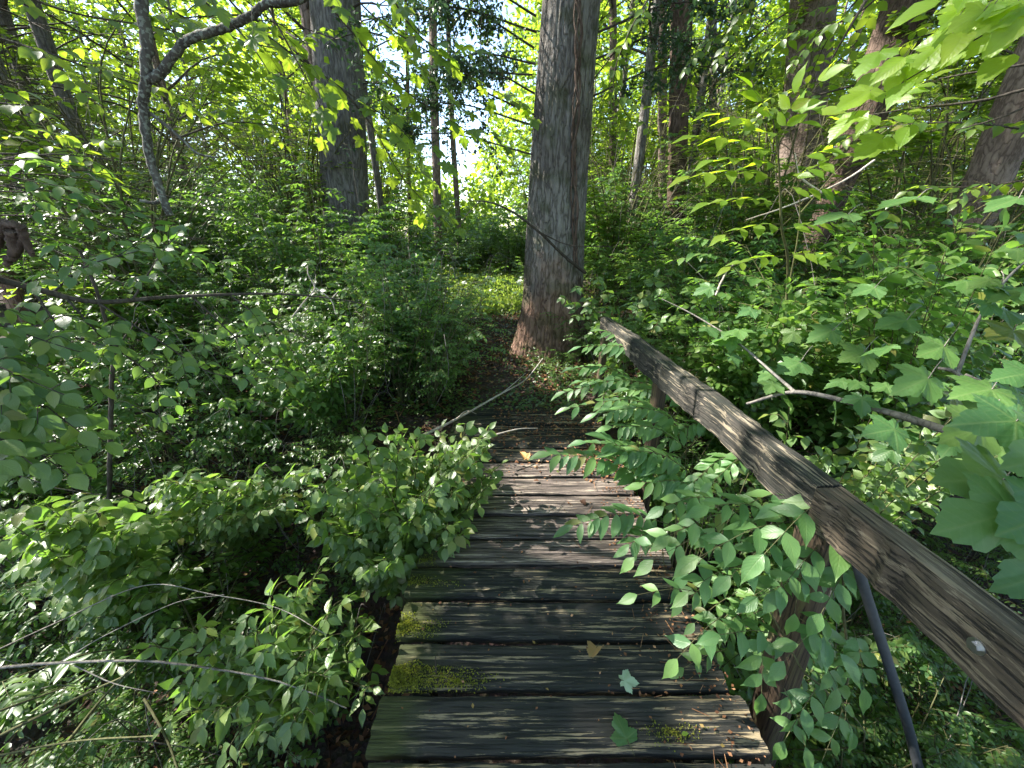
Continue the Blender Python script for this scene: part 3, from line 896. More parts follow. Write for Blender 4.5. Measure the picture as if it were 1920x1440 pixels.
def cover():
    """ivy and seedlings on path verges and banks, sunlit grass further up the path"""
    rs = np.random.RandomState(8); b = Buf(); n_ = 34000
    y = 3.3 + rs.rand(n_) ** 1.5 * 14; x = np.where(rs.rand(n_) < .3, rs.uniform(-1, 1, n_) * 1.1 - .2, rs.uniform(-1, 1, n_) * (1.5 + y * .75))
    pc = -.15 - .06 * (y - 3.4); dpath = np.abs(x - pc)
    dens = sstep(.0, .6, dpath) * .65 + .42 + sstep(6.0, 7.5, y)
    cl = vn2(x * 1.7, y * 1.7, 7.7)
    ok = rs.rand(n_) < np.clip(dens * (cl * 1.6), 0, 1)
    x, y = x[ok], y[ok]; m_ = len(x); z = terr(x, y)
    d = rs.normal(0, 1, (m_, 3)); d[:, 2] *= .3; nr = rs.normal(0, .4, (m_, 3)); nr[:, 2] = 1
    nr[:, 1] -= .3
    put_leaves(b, 'diamond', np.stack([x, y, z + .02 + rs.rand(m_) ** 2 * .13], -1), d, nr, rs.uniform(.022, .06, m_), rs)
    # far forest floor
    n4 = 26000; yy = rs.uniform(8, 42, n4); xx = rs.uniform(-1.4, 1.4, n4) * yy
    dd = rs.normal(0, 1, (n4, 3)); dd[:, 2] *= .3; nn = rs.normal(0, .4, (n4, 3)); nn[:, 2] = 1; nn[:, 1] -= .4
    put_leaves(b, 'quad', np.stack([xx, yy, terr(xx, yy) + rs.rand(n4) * .35], -1), dd, nn, rs.uniform(.12, .3, n4) * (.5 + yy / 40), rs)
    # ravine banks
    n2 = 16000
    x = rs.uniform(-6, 6, n2); y = rs.uniform(-.5, 3.6, n2)
    ok = ((x < -.6) | (x > 1.0)) & (rs.rand(n2) < np.clip((vn2(x * 1.3 + 4, y * 1.3, 3.1) - .42) * 5, 0.02, .8))
    x, y = x[ok], y[ok]; m_ = len(x); z = terr(x, y)
    d = rs.normal(0, 1, (m_, 3)); d[:, 2] *= .3; nr = rs.normal(0, .4, (m_, 3)); nr[:, 2] = 1
    put_leaves(b, 'diamond', np.stack([x, y, z + .02 + rs.rand(m_) * .12], -1), d, nr, rs.uniform(.02, .05, m_), rs)
    tag(link('ground_cover', b.build('ground_cover', M_COVER)), 'low ivy and seedlings carpeting the path edges and banks', 'ground cover', kind='stuff')
    b = Buf(); n3 = 34000
    y = rs.uniform(7.2, 14.5, n3); x = -.35 - .07 * (y - 7) + rs.normal(0, .9, n3)
    ok = vn2(x * 2.2, y * 2.2, 5.) > rs.rand(n3) * .8; x, y = x[ok], y[ok]; n3 = len(x)
    z = terr(x, y); d = rs.normal(0, .5, (n3, 3)); d[:, 2] = np.abs(d[:, 2]) + .5
    nr = rs.normal(0, 1, (n3, 3)); nr[:, 2] = .6
    put_leaves(b, 'quad', np.stack([x, y, z + rs.rand(n3) * .16], -1), d, nr, rs.uniform(.04, .11, n3), rs)
    tag(link('grass', b.build('grass', M_GRASS)), 'sunlit yellow-green grass and weeds in the clearing up the path', 'grass', kind='stuff')


cover()

# ------------------------------------------------------------------ where the sun comes through the canopy
def hit(px, py, D, r):
    p = P(px, py, D); q = np.array([p.x, p.y]) - SUNV[:2] / SUNV[2] * p.z
    return (q[0], q[1], r, p.z)


LIT = [hit(1060, 905, 2.2, .26), hit(1000, 875, 2.4, .24), hit(1130, 925, 2.08, .14), hit(1000, 935, 2.04, .12), hit(1060, 850, 2.6, .15), hit(1470, 870, 1.13, .09), hit(1275, 690, 2.3, .10), hit(860, 830, 2.0, .30), hit(700, 930, 1.75, .22),
       hit(1450, 250, 2.5, .75), hit(1330, 250, 2.6, .5), hit(1560, 330, 3.0, .6), hit(900, 560, 9, 2.0), hit(1000, 560, 5.3, .25), hit(1010, 420, 5.1, .3), hit(1075, 60, 5.2, .2),
       hit(1880, 250, 4.6, .9), hit(1850, 330, 4.6, .6), hit(1850, 40, 1.5, .30), hit(180, 650, 1.9, .35), hit(60, 420, 2.2, .5), hit(350, 400, 2.3, .45), hit(1300, 870, 1.6, .16),
       hit(980, 1090, 1.4, .07), hit(900, 1095, 1.38, .05), hit(60, 1350, 1.5, .25), hit(1700, 560, 3.0, .6), hit(480, 540, 2.0, .25), hit(1390, 600, 4.0, .5),
       hit(400, 900, 2.6, .25), hit(540, 940, 2.5, .2), hit(1650, 170, 2.0, .4), hit(930, 985, 1.78, .05), hit(1150, 985, 1.78, .06), hit(230, 700, 1.6, .3), hit(250, 800, 1.7, .25), hit(560, 900, 2.3, .3), hit(640, 660, 3.0, .35), hit(700, 560, 4.0, .5), hit(1250, 600, 4.5, .5), hit(1500, 560, 3.5, .5), hit(1620, 480, 3.0, .5), hit(700, 1180, 1.6, .12), hit(120, 1130, 1.8, .2)]
LITA = np.array(LIT)


def on_spot(p, gap=.3):
    """leaves that would stand between the sun and one of the sunny spots"""
    k = p[:, 2] / SUNV[2]
    qx = p[:, 0] - SUNV[0] * k; qy = p[:, 1] - SUNV[1] * k
    dd = np.sqrt((qx[:, None] - LITA[None, :, 0]) ** 2 + (qy[:, None] - LITA[None, :, 1]) ** 2)
    wob = .8 + .6 * vn2(qx * 9, qy * 9, 2.5)
    return ((dd < LITA[None, :, 2] * wob[:, None]) & (p[:, 2][:, None] > LITA[None, :, 3] + gap)).any(1)


def is_lit(p):
    k = p[:, 2] / SUNV[2]
    qx = p[:, 0] - SUNV[0] * k; qy = p[:, 1] - SUNV[1] * k
    f = .36 * vn2(qx * .8 + 31, qy * .8 + 17, .5) + .42 * vn2(qx * 2.0 + 3, qy * 2.0 + 7, 1.5) + .22 * vn2(qx * 4.0 + 1, qy * 4.0 + 9, 3.5)
    near = sstep(3.2, 1.8, np.abs(qx)) * sstep(4.5, 3.2, qy)
    inview = sstep(11, 8, np.abs(qx)) * sstep(11, 8.5, qy)
    thr = .56 - .15 * inview - .09 * (1 - inview) * (qx < 0) * sstep(24, 16, np.abs(qx)) * sstep(20, 14, qy) + .055 * near
    for hx, hy, hD, hr in ((1430, 1080, .95, .55), (1000, 1220, 1.1, .65), (560, 1200, 1.05, .45), (1780, 1020, .65, .4)):
        q_ = hit(hx, hy, hD, hr); thr = thr + .10 * sstep(hr, hr * .4, np.hypot(qx - q_[0], qy - q_[1]))
    lit = f > thr
    dd = np.sqrt((qx[:, None] - LITA[None, :, 0]) ** 2 + (qy[:, None] - LITA[None, :, 1]) ** 2)
    wob = 1.0 + .6 * vn2(qx * 9, qy * 9, 2.5)
    lit |= (dd < LITA[None, :, 2] * wob[:, None]).any(1)
    return lit


# ------------------------------------------------------------------ trees
def ridged(path, rad, k, ridge, freq, seed, zf=.7, flare=0.0, zbase=0.0):
    path = np.asarray(path, float); n_ = len(path); rad = np.asarray(rad, float)
    th = np.arange(k) * 2 * np.pi / k
    T, Z = np.meshgrid(th, path[:, 2]); T = T + .10 * np.sin(Z * 1.1 + seed) + .05 * np.sin(Z * 3.1)
    Rr = rad[:, None] * np.ones((1, k))
    a = vn3(np.cos(T) * freq + seed, np.sin(T) * freq + seed * 2, Z * zf * 2)
    c = vn3(np.cos(T) * freq * 2.3 + seed, np.sin(T) * freq * 2.3, Z * zf * 12)
    ridgev = (1 - np.abs(2 * a - 1) * 1.6) * .7 + (1 - np.abs(2 * c - 1) * 1.6) * .45
    big = vn3(np.cos(T) * 1.3 + seed, np.sin(T) * 1.3, Z * .5)
    Rr = Rr * (1 + .10 * (big - .5)) + ridge * ridgev
    if flare:
        hh = np.clip(1 - (Z - zbase) / 1.1, 0, 1.3) ** 2.2
        but = .55 + .45 * np.cos(T * 4 + seed + .6 * np.sin(T * 2))
        Rr = Rr * (1 + flare * hh * but)
    v = np.stack([path[:, 0][:, None] + Rr * np.cos(T), path[:, 1][:, None] + Rr * np.sin(T), Z], -1)
    i = np.arange(n_ - 1)[:, None]; j = np.arange(k)[None]; j2 = (j + 1) % k
    f = np.stack([i * k + j, i * k + j2, (i + 1) * k + j2, (i + 1) * k + j], -1).reshape(-1, 4)
    return v.reshape(-1, 3), f


CROWN_N = [0]


def crown(axis, h0, h1, rmax, ncl, nleaf, size, rs, limb_r=.022, shape='dome', zdown=.12, fade=None):
    """leaf clusters carried by limbs off the trunk axis (a function height -> point)"""
    lb = Buf(); pos = []; per = max(8, nleaf // ncl)
    for i in range(ncl):
        t = (i + rs.rand()) / ncl; h = h0 + (h1 - h0) * t
        prof = math.sin(math.pi * (.18 + .78 * t)) if shape == 'dome' else 1 - .8 * t
        r = rmax * prof * math.sqrt(rs.uniform(.12, 1.0)); a = i * 2.39996 + rs.uniform(-.6, .6)
        ax = axis(h - r * .25); c = np.array([ax[0] + r * math.cos(a), ax[1] + r * math.sin(a), h + rs.uniform(-.3, .3)])
        mid = (ax + c) / 2 + np.array([0, 0, .12 * r]) + rs.normal(0, .06 * r + .01, 3)
        rr = limb_r * (.5 + .8 * (1 - t))
        pp = catmull([ax, mid, c], 4); lb.tube(pp, np.linspace(rr, .006, len(pp)), 5, cap=False)
        cr = rs.uniform(.55, 1.05) * (.5 + .12 * rmax)
        q = rs.normal(0, 1, (per, 3)); q /= np.linalg.norm(q, axis=1)[:, None]; q *= (rs.rand(per) ** .45)[:, None] * cr * np.array([1.15, 1.15, .45])
        ly = np.round(q[:, 2] / .16) * .16; q[:, 2] = .35 * q[:, 2] + .65 * ly; q[:, 2] -= zdown * (q[:, 0] ** 2 + q[:, 1] ** 2)
        pos.append(c + q)
        for _ in range(3):
            e = c + q[rs.randint(per)]
            lb.tube([pp[-2], (pp[-2] + e) / 2 + rs.normal(0, .05, 3), e], [.008, .006, .003], 3, cap=False)
    pos = np.concatenate(pos)
    return pos, lb


def leaves_mesh(pos, size, mat, rs, off, kind='quad', tilt=.55, carve=True):
    if carve: pos = pos[~is_lit(pos)]
    n_ = len(pos); CROWN_N[0] += n_
    d = rs.normal(0, 1, (n_, 3)); d[:, 2] = d[:, 2] * .35 - .25
    nr = rs.normal(0, tilt, (n_, 3)); nr[:, 2] = 1
    b = Buf(); put_leaves(b, kind, pos, d, nr, size * rs.uniform(.6, 1.2, n_), rs, tint=np.clip(rs.rand() * .35 + rs.rand(n_) * .65, 0, .999))
    return b.build('crown', mat, off=off)


def tree_px(name, lab, D, a, c, H, bark, crownp, seed, group=None, k=40, rings=90, ridge=.01, freq=6, flare=.35, vis_top=9.0, mat=None, size=.13, taper=.35, extra=None, lsize=None):
    """a, c = (px, py, width px) of the trunk at two heights in the photograph"""
    rs = np.random.RandomState(seed)
    Rm = np.array(CAMM.transposed())
    pa, pc = np.array(P(a[0], a[1], D)), np.array(P(c[0], c[1], D))
    dep = lambda p: -(Rm @ (p - CAMP))[2]
    ra, rc = a[2] / 2 * dep(pa) / FPX, c[2] / 2 * dep(pc) / FPX
    dirv = (pc - pa) / (pc[2] - pa[2])
    def ax(h): return pa + dirv * (h - pa[2]) + np.array([.05 * math.sin(h * .5 + seed), .05 * math.sin(h * .37 + seed * 2), 0]) * min(1, max(0, abs(h - pa[2]) * .3))
    def rad(h):
        q = (h - pa[2]) / (pc[2] - pa[2]); r = ra + (rc - ra) * q
        return max(.03, min(r, ra * 1.25) if h < pc[2] else rc * (1 - .8 * (h - pc[2]) / max(H - pc[2], 1)))
    bx = pa[0] + dirv[0] * (0 - pa[2]); z0 = tz(bx, D) - .08
    base = ax(z0)
    root = empty(name, base, lab, 'tree', group)
    hs = np.concatenate([np.linspace(z0, vis_top, rings), np.linspace(vis_top, H, 14)[1:]])
    path = np.array([ax(h) for h in hs]); rr = np.array([rad(h) for h in hs])
    b = Buf(); v, f = ridged(path, rr, k, ridge, freq, seed, flare=flare, zbase=z0); b.add(v, f)
    link('trunk', b.build('trunk', bark, off=base), root)
    if crownp:
        h0, rmax, ncl, nleaf = crownp
        pos, lb = crown(ax, h0, H, rmax, ncl, nleaf, size, rs, limb_r=.028)
        if extra is not None: pos = extra(pos)
        link('crown', leaves_mesh(pos, size, mat or M_CROWN, rs, base), root, kind='stuff')
        link('limbs', lb.build('limbs', M_TWIG if bark is not M_BARK_PALE else M_TWIG_GREY, off=base), root, kind='stuff')
    return root, ax, base


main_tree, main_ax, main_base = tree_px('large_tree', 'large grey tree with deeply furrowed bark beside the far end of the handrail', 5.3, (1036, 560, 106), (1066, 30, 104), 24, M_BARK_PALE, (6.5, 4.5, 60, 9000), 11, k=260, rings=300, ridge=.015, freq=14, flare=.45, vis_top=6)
b = Buf(); v, f = ridged(np.array([P(1088, 655, 5.0), P(1086, 600, 5.05), P(1078, 520, 5.1), P(1074, 440, 5.2)]), [.10, .085, .07, .05], 24, .008, 6, 4); b.add(v, f)
b2 = Buf()
pth = catmull([P(1078, 500, 5.0), P(1074, 300, 4.95), P(1082, 120, 4.9), P(1078, -60, 4.9)], 10)
for kx in range(3):
    b.tube(pth + np.array([.05 * kx * math.sin(3), -.03, 0]) + np.stack([.03 * np.sin(np.arange(len(pth)) * .7 + kx * 2), 0 * pth[:, 0], 0 * pth[:, 0]], -1), .008 + .004 * kx, 6, bump=.2, seed=kx)
o = link('climbing_stem', b.build('climbing_stem', M_BARK_BROWN, off=main_base), main_tree)

tree_px('large_tree', 'thick dark-trunked tree standing in the undergrowth left of the path', 7.2, (650, 400, 80), (631, 130, 86), 23, M_BARK_GREY, (6.5, 4.2, 50, 6500), 12, k=110, rings=180, ridge=.014, freq=10, vis_top=8)
tree_px('tall_tree', 'brown-trunked tree high up right of the large grey tree', 8.5, (1272, 215, 34), (1278, 10, 38), 20, M_BARK_BROWN, (5.5, 3.5, 40, 4000), 13, k=60, rings=120, ridge=.012, freq=8)
tree_px('tall_tree', 'slim pale-trunked tree just left of the brown trunk', 10.5, (1242, 215, 15), (1243, 10, 16), 21, M_BARK_RED, (8, 3.5, 36, 4000), 14, k=40, rings=60)
tree_px('tall_tree', 'pinkish sunlit trunk behind the yellow-green sapling at the top right', 9.0, (1503, 250, 66), (1527, 20, 72), 22, M_BARK_RED, (7, 4, 44, 5000), 15, k=90, rings=140, ridge=.012, freq=9)
tree_px('leaning_tree', 'dark leaning trunk at the top right among blue sky gaps', 6.5, (1645, 170, 66), (1700, 30, 80), 19, M_BARK_BROWN, (6.5, 3.5, 40, 4500), 16, k=90, rings=140, ridge=.012, freq=9)
tree_px('leaning_tree', 'reddish sunlit trunk crossed by branch shadows at the right edge', 4.7, (1838, 370, 62), (1912, 190, 68), 18, M_BARK_RED, (6.0, 3.2, 40, 4500), 17, k=90, rings=160, ridge=.008, freq=9)
tree_px('tall_tree', 'slim pale trunk at the upper left edge, seen through sunlit leaves', 9, (140, 240, 20), (75, 60, 24), 19, M_BARK_GREY, (6.0, 3.5, 40, 4000), 18, k=40, rings=60)
tree_px('tall_tree', 'leftmost slim trunk at the upper left edge, beside a brighter gap', 10, (62, 210, 16), (15, 60, 18), 19, M_BARK_GREY, (6.0, 3.5, 40, 4000), 19, k=40, rings=60)
tree_px('slender_tree', 'thin leaning grey trunk just right of the thick dark trunk', 11, (716, 400, 11), (692, 225, 12), 13, M_BARK_GREY, (6.5, 2.2, 16, 900), 20, k=20, rings=40)
tree_px('slender_tree', 'straight pale brown trunk rising from the shrubs in the bright gap', 12, (821, 425, 14), (818, 230, 15), 19, M_BARK_RED, (7, 3.2, 26, 1500), 21, k=24, rings=40)
tree_px('slender_tree', 'thin crooked pale trunk between the straight brown trunk and the large grey tree', 14, (860, 420, 9), (852, 280, 9), 15, M_BARK_RED, (7, 2.6, 18, 900), 22, k=16, rings=40)
tree_px('slender_tree', 'very thin dark trunk against the brightest gap of sky', 16, (769, 410, 7), (765, 250, 7), 14, M_BARK_BROWN, (7, 2.4, 16, 800), 23, k=12, rings=40)
tree_px('slender_tree', 'thin pale trunk right of the large grey tree, sunlit at mid height', 13, (1148, 330, 13), (1147, 80, 14), 18, M_BARK_RED, (6, 3, 30, 2600), 24, k=20, rings=40)
tree_px('slender_tree', 'thin straight trunk above the right-hand thicket, close to the brown trunk', 12, (1336, 200, 12), (1338, 60, 12), 18, M_BARK_GREY, (5, 3, 30, 2600), 25, k=20, rings=40)

# the forest around and beyond: each tree with its own crown
rf = np.random.RandomState(99)
spots = []
tries = 0
while len(spots) < 74 and tries < 20000:
    tries += 1
    y = rf.uniform(6.5, 38); x = rf.uniform(-1.5 * y - 3, 1.5 * y + 3)
    az = math.degrees(math.atan2(x, y))
    if -19 < az < 4 and y < 60: continue
    if any((x - q[0]) ** 2 + (y - q[1]) ** 2 < (1.5 + .05 * y) ** 2 for q in spots): continue
    spots.append((x, y))
for q in [(-4.6, 1.2), (-6.5, 3.4), (-8.5, .6), (-7.5, 6.0), (-10.5, 3.4), (-12.5, 6.5), (-13.5, 1.0), (-18, 8), (-16.5, 4.5), (-10.0, 9.0), (4.6, 1.0), (6.8, 4.6), (7.6, .5),
          (-4.0, -3.2), (2.6, -4.2), (-9, -4), (6.5, -4.5), (-.8, -7)]:  # unseen trees behind the camera, added to hold back sky light
    spots.append(q)
for i, (x, y) in enumerate(spots):
    rs = np.random.RandomState(1000 + i); z0 = tz(x, y) - .05
    H = rs.uniform(13, 20) if y > 8 else rs.uniform(12, 16)
    far = y > 20
    lx, ly = rs.normal(0, .035, 2)
    ax = lambda h, x=x, y=y, lx=lx, ly=ly, z0=z0, i=i: np.array([x + lx * (h - z0) + .12 * math.sin(h * .4 + i), y + ly * (h - z0), h])
    r0 = rs.uniform(.05, .14) if y > 3.2 else rs.uniform(.10, .2)
    grp = 'unseen forest trees added behind the camera' if y < 8 else 'forest trees beyond the thicket'
    lab = 'unseen forest tree added behind the camera, its crown dimming the light from behind' if y < 8 else 'forest tree beyond the undergrowth, its crown mixed with its neighbours'
    bk = ['grey', 'reddish', 'pale furrowed'][i % 3]; sd = 'left' if math.degrees(math.atan2(x, y)) < 3.5 else 'right'
    dp = 'deep in the wood' if y > 20 else ('in the middle of the wood' if y > 12 else 'just behind the thicket')
    if y >= 8: lab = '%s-barked forest tree %s, %s of the large grey tree' % (bk, dp, sd); grp = '%s-barked forest trees %s, %s side' % (bk, dp, sd)
    elif y > 0: lab = '%s-barked forest tree beside the bridge on its %s, crown shading the deck' % (bk, 'left' if x < 0 else 'right'); grp = '%s-barked trees beside the bridge, %s side' % (bk, 'left' if x < 0 else 'right')
    root = empty('forest_tree', ax(z0), lab, 'tree', grp)
    base = ax(z0)
    hs = np.linspace(z0, H, 26); path = np.array([ax(h) for h in hs]); rr = r0 * (1 - .85 * (hs - z0) / (H - z0))
    b = Buf(); v, f = ridged(path, rr, 16, .008, 4, i, flare=.3, zbase=z0); b.add(v, f)
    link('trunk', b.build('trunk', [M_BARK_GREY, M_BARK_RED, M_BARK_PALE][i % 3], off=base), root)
    sz = .15 if y < 14 else (.19 if y < 24 else .26)
    h0 = rs.uniform(1.4, 3.2) if y > 9 else rs.uniform(3.4, 4.6)
    nl = 13000 if y < 9 else (8500 if y < 20 else 6000)
    if y < 9: sz = .155
    pos, lb = crown(ax, h0, H, rs.uniform(2.8, 3.9), 64 if y < 20 else 44, nl, sz, rs)
    if y < 6: pos = pos[np.linalg.norm(pos[:, :2], axis=1) > (2.2 if y > 0 else 1.0)]
    link('crown', leaves_mesh(pos, sz, M_CROWN, rs, base), root, kind='stuff')
    link('limbs', lb.build('limbs', M_TWIG, off=base), root, kind='stuff')

# far wood
rs = np.random.RandomState(400); b = Buf(); n_ = 90000
a = rs.uniform(-1.1, 1.1, n_); r = rs.uniform(34, 60, n_)
x = r * np.sin(a); y = r * np.cos(a)
top = np.where(x < 0, 15, 20) + 9 * vn2(x * .12, y * .12, 6.) - 14.5 * np.exp(-((np.degrees(a) + 6) / 8.0) ** 2)
z = .8 + (rs.rand(n_) ** .9) * top
cl = vn3(x * .5, y * .5, z * .5); ok = cl > .43
x, y, z = x[ok], y[ok], z[ok]; n_ = len(x)
put_leaves(b, 'quad', np.stack([x, y, z], -1), rs.normal(0, 1, (n_, 3)), rs.normal(0, .7, (n_, 3)) + [0, 0, 1], rs.uniform(.35, .75, n_), rs)
tag(link('distant_woods', b.build('distant_woods', M_CROWN)), 'pale far-off wood closing the view beyond the clearing', 'woods', kind='stuff')
print('crown leaves', CROWN_N[0])

# ------------------------------------------------------------------ undergrowth: shrub kinds, then individuals
def shrub_kind(h, spread, stems, twigs, per, size, seed, kind='ovate_lo', mat=None, arch=.5, lean=.2, lo=.22, tw=.34, place=None):
    return _shrub_kind(h, spread, stems, twigs, per, size, seed, kind, mat, arch, lean, lo, tw, place)


def _shrub_kind(h, spread, stems, twigs, per, size, seed, kind, mat, arch, lean, lo, tw, place):
    rs = np.random.RandomState(seed); sb = Buf(); lp, ld, ln_, ls = [], [], [], []
    for i in range(stems):
        a = i * 2.4 + rs.uniform(-.5, .5); r = spread * rs.uniform(.35, 1.0); hh = h * rs.uniform(.6, 1.05)
        tip = np.array([math.cos(a) * r, math.sin(a) * r, hh * (1 - arch * .35 * r / spread)])
        b0 = np.array([math.cos(a), math.sin(a), 0]) * .05 * rs.rand()
        mid = b0 * .4 + tip * np.array([.32, .32, .62]) + rs.normal(0, .04 * h, 3)
        p = catmull([b0, mid, tip], 6); sb.tube(p, np.linspace(.004 + .004 * h, .0015, len(p)), 5, cap=False)
        for q in range(twigs):
            t = lo + (1 - lo) * (q + rs.rand()) / twigs
            f = t * (len(p) - 1); j = min(int(f), len(p) - 2); pp = p[j] + (p[j + 1] - p[j]) * (f - j)
            ta = a + rs.uniform(-1.9, 1.9) if t < .9 else a + rs.uniform(-.6, .6)
            L = tw * rs.uniform(.5, 1.15) * (1.15 - .5 * t)
            dv = np.array([math.cos(ta), math.sin(ta), rs.uniform(-.12, .42)]); dv /= np.linalg.norm(dv)
            e = pp + dv * L - [0, 0, .10 * L]; m_ = (pp + e) / 2 + [0, 0, .08 * L]
            sb.tube([pp, m_, e], [.0025, .0018, .001], 3, cap=False)
            S_ = np.cross(dv, (0, 0, 1.)); S_ /= np.linalg.norm(S_)
            for w in range(per):
                u = (w + 1) / per; c = (pp * (1 - u) ** 2 + 2 * m_ * u * (1 - u) + e * u * u)
                sides = (-1, 1) if w < per - 1 else (0,)
                for sd in sides:
                    an = R(55 + rs.uniform(-18, 18)) * sd
                    d = dv * math.cos(an) + S_ * math.sin(an) + [0, 0, -rs.uniform(.05, .5)]
                    lp.append(c); ld.append(d); ln_.append(np.array([0, 0, 1.]) + rs.normal(0, .28, 3)); ls.append(size * rs.uniform(.6, 1.15))
    for i in range(5 if h > 1 else 0):
        a = rs.uniform(0, 6.28); r = spread * rs.uniform(.5, 1.15); hh = h * rs.uniform(.5, 1.0)
        q0 = np.array([.1 * math.cos(a), .1 * math.sin(a), 0.]); q2 = np.array([math.cos(a) * r, math.sin(a) * r, hh]); q1 = (q0 + q2) / 2 + rs.normal(0, .09 * h, 3)
        pp_ = catmull([q0, q1, q2, q2 + rs.normal(0, .1, 3) + [.12 * math.cos(a), .12 * math.sin(a), -.02]], 4)
        sb.tube(pp_, np.linspace(.0045, .0015, len(pp_)), 4, cap=False, m=1)
    lp, ld, ln_, ls = np.array(lp), np.array(ld), np.array(ln_), np.array(ls)
    if place is not None:
        w_ = lp + np.array(place); ok = ~(is_lit(w_) & (w_[:, 2] > 1.2)); lp, ld, ln_, ls = lp[ok], ld[ok], ln_[ok], ls[ok]
    lb = Buf(); put_leaves(lb, kind, lp, ld, ln_, ls, rs)
    return lb.build('foliage', mat or M_SHRUB), sb.build('stem', [M_STEM, M_TWIG_GREY]), len(lp)


KN = {}
KN['mid'] = [shrub_kind(1.35, .75, 10, 13, 5, .075, 500 + i) for i in range(5)]
KN['tall'] = [shrub_kind(2.7, 1.15, 13, 20, 5, .09, 520 + i, arch=.7, tw=.5) for i in range(5)]
KN['low'] = [shrub_kind(.55, .5, 8, 6, 4, .045, 540 + i, tw=.2, lo=.15) for i in range(4)]
KN['lance'] = [shrub_kind(1.9, .9, 10, 15, 6, .10, 560 + i, kind='lance_lo', arch=.8, tw=.42) for i in range(3)]
KN['fine'] = [shrub_kind(1.6, .8, 14, 15, 6, .042, 580 + i, tw=.3) for i in range(3)]


def shrub(kind, x, y, s_, rs, label, group, zz=None, sz=None):
    fo, st, _ = KN[kind][rs.randint(len(KN[kind]))]
    z = tz(x, y) - .03 if zz is None else zz
    if 'thicket' in label or 'wood' in label:
        side_ = ', far out to the side' if abs(x) > .9 * y + .5 else ', towards the middle of the view'
        label += side_.replace('the middle of the view', 'the path'); group += side_.replace('towards the middle of the view', 'towards the path')
    word = {'mid': 'medium', 'tall': 'tall arching', 'low': 'small', 'lance': 'narrow-leaved', 'fine': 'fine-leaved', 'understory': ''}[kind]
    for w in ('low leafy ', 'leafy ', 'tall ', 'low ', 'big '):
        if label.startswith(w) and word: label = label[len(w):]; break
    if word: label = word + ' ' + label; group = word + ' ' + group
    r = empty('shrub', (x, y, z), label, 'shrub', group)
    r.rotation_euler = (rs.uniform(-.12, .12), rs.uniform(-.12, .12), rs.uniform(0, 6.28)); r.scale = (s_, s_, (sz or s_) * rs.uniform(.85, 1.1))
    link('foliage', fo, r, kind='stuff'); link('stem', st, r)
    return r


ru = np.random.RandomState(31)
done = []


def scatter(n_, xr, yr, kinds, sr, label, group, mind=.5, test=None):
    c = 0; t = 0
    while c < n_ and t < 6000:
        t += 1
        x, y = ru.uniform(*xr), ru.uniform(*yr)
        if test and not test(x, y): continue
        if any((x - q[0]) ** 2 + (y - q[1]) ** 2 < mind * mind for q in done): continue
        k = kinds[ru.randint(len(kinds))]
        shrub(k, x, y, ru.uniform(*sr), ru, label, group); done.append((x, y)); c += 1


pathc = lambda y: -.15 - .06 * (y - 3.4)
view = lambda x, y: abs(x) < 1.42 * (y * .93 + .75) + .4
scatter(38, (-4.8, -1.35), (3.2, 6.8), ['mid', 'tall', 'fine', 'mid'], (.65, .95), 'leafy shrub in the thicket left of the path', 'shrubs of the thicket left of the path', .5, lambda x, y: view(x, y) and x < pathc(y) - 1.15)
scatter(26, (-1.7, -.45), (3.45, 7), ['low', 'fine', 'low', 'mid'], (.7, 1.1), 'low leafy shrub at the left edge of the path', 'low shrubs along the path', .26, lambda x, y: x < pathc(y) - .42)
scatter(44, (-13, -2.2), (6.2, 12), ['tall', 'mid', 'tall'], (.8, 1.15), 'tall shrub behind the left thicket, under the trees', 'tall shrubs behind the left thicket', .8, lambda x, y: view(x, y) and x < pathc(y) - 1.7 - (1.3 if y > 7.5 else 0))
scatter(20, (-5, -2.0), (1.6, 3.4), ['mid', 'lance', 'fine'], (.55, .85), 'shrub on the bank of the ditch left of the bridge', 'shrubs on the left bank', .55, view)
scatter(16, (.42, 1.25), (3.9, 7), ['low', 'fine', 'low'], (.45, .8), 'low shrub round the foot of the large grey tree', 'low shrubs round the large grey tree', .34, lambda x, y: abs(x - .6) + abs(y - 5.3) > .75)
scatter(40, (1.25, 5.6), (2.9, 6.8), ['mid', 'tall', 'fine', 'lance'], (.7, 1.0), 'leafy shrub in the thicket behind the handrail', 'shrubs of the thicket behind the handrail', .5, view)
scatter(16, (1.35, 4.5), (1.2, 3.0), ['mid', 'fine', 'lance'], (.5, .8), 'shrub on the bank of the ditch right of the bridge', 'shrubs on the right bank', .55, view)
scatter(48, (1.1, 14), (6.6, 12.5), ['tall', 'mid', 'tall'], (.85, 1.2), 'tall shrub behind the right thicket, under the trees', 'tall shrubs behind the right thicket', .8, view)
scatter(24, (-4.2, .9), (11.8, 15), ['tall', 'tall', 'mid'], (.6, .95), 'shrub closing the sunny clearing up the path', 'shrubs at the far end of the clearing', .6)
scatter(22, (-4.2, -.95), (1.0, 2.9), ['low', 'fine', 'low', 'mid'], (.5, .8), 'low shrub growing in the ditch left of the bridge', 'shrubs in the ditch left of the bridge', .34, lambda x, y: view(x, y) and x < -.95 - .3 * (2.9 - y) * .5)
scatter(10, (1.15, 2.6), (.5, 2.2), ['low', 'fine'], (.5, .8), 'low shrub growing in the ditch under the handrail', 'shrubs in the ditch under the handrail', .34, view)
scatter(34, (-24, 24), (12.5, 22), ['tall'], (1.1, 1.6), 'big shrub deep in the wood', 'big shrubs deep in the wood', 1.3, lambda x, y: view(x, y) and not (-19 < math.degrees(math.atan2(x, y)) < 3))

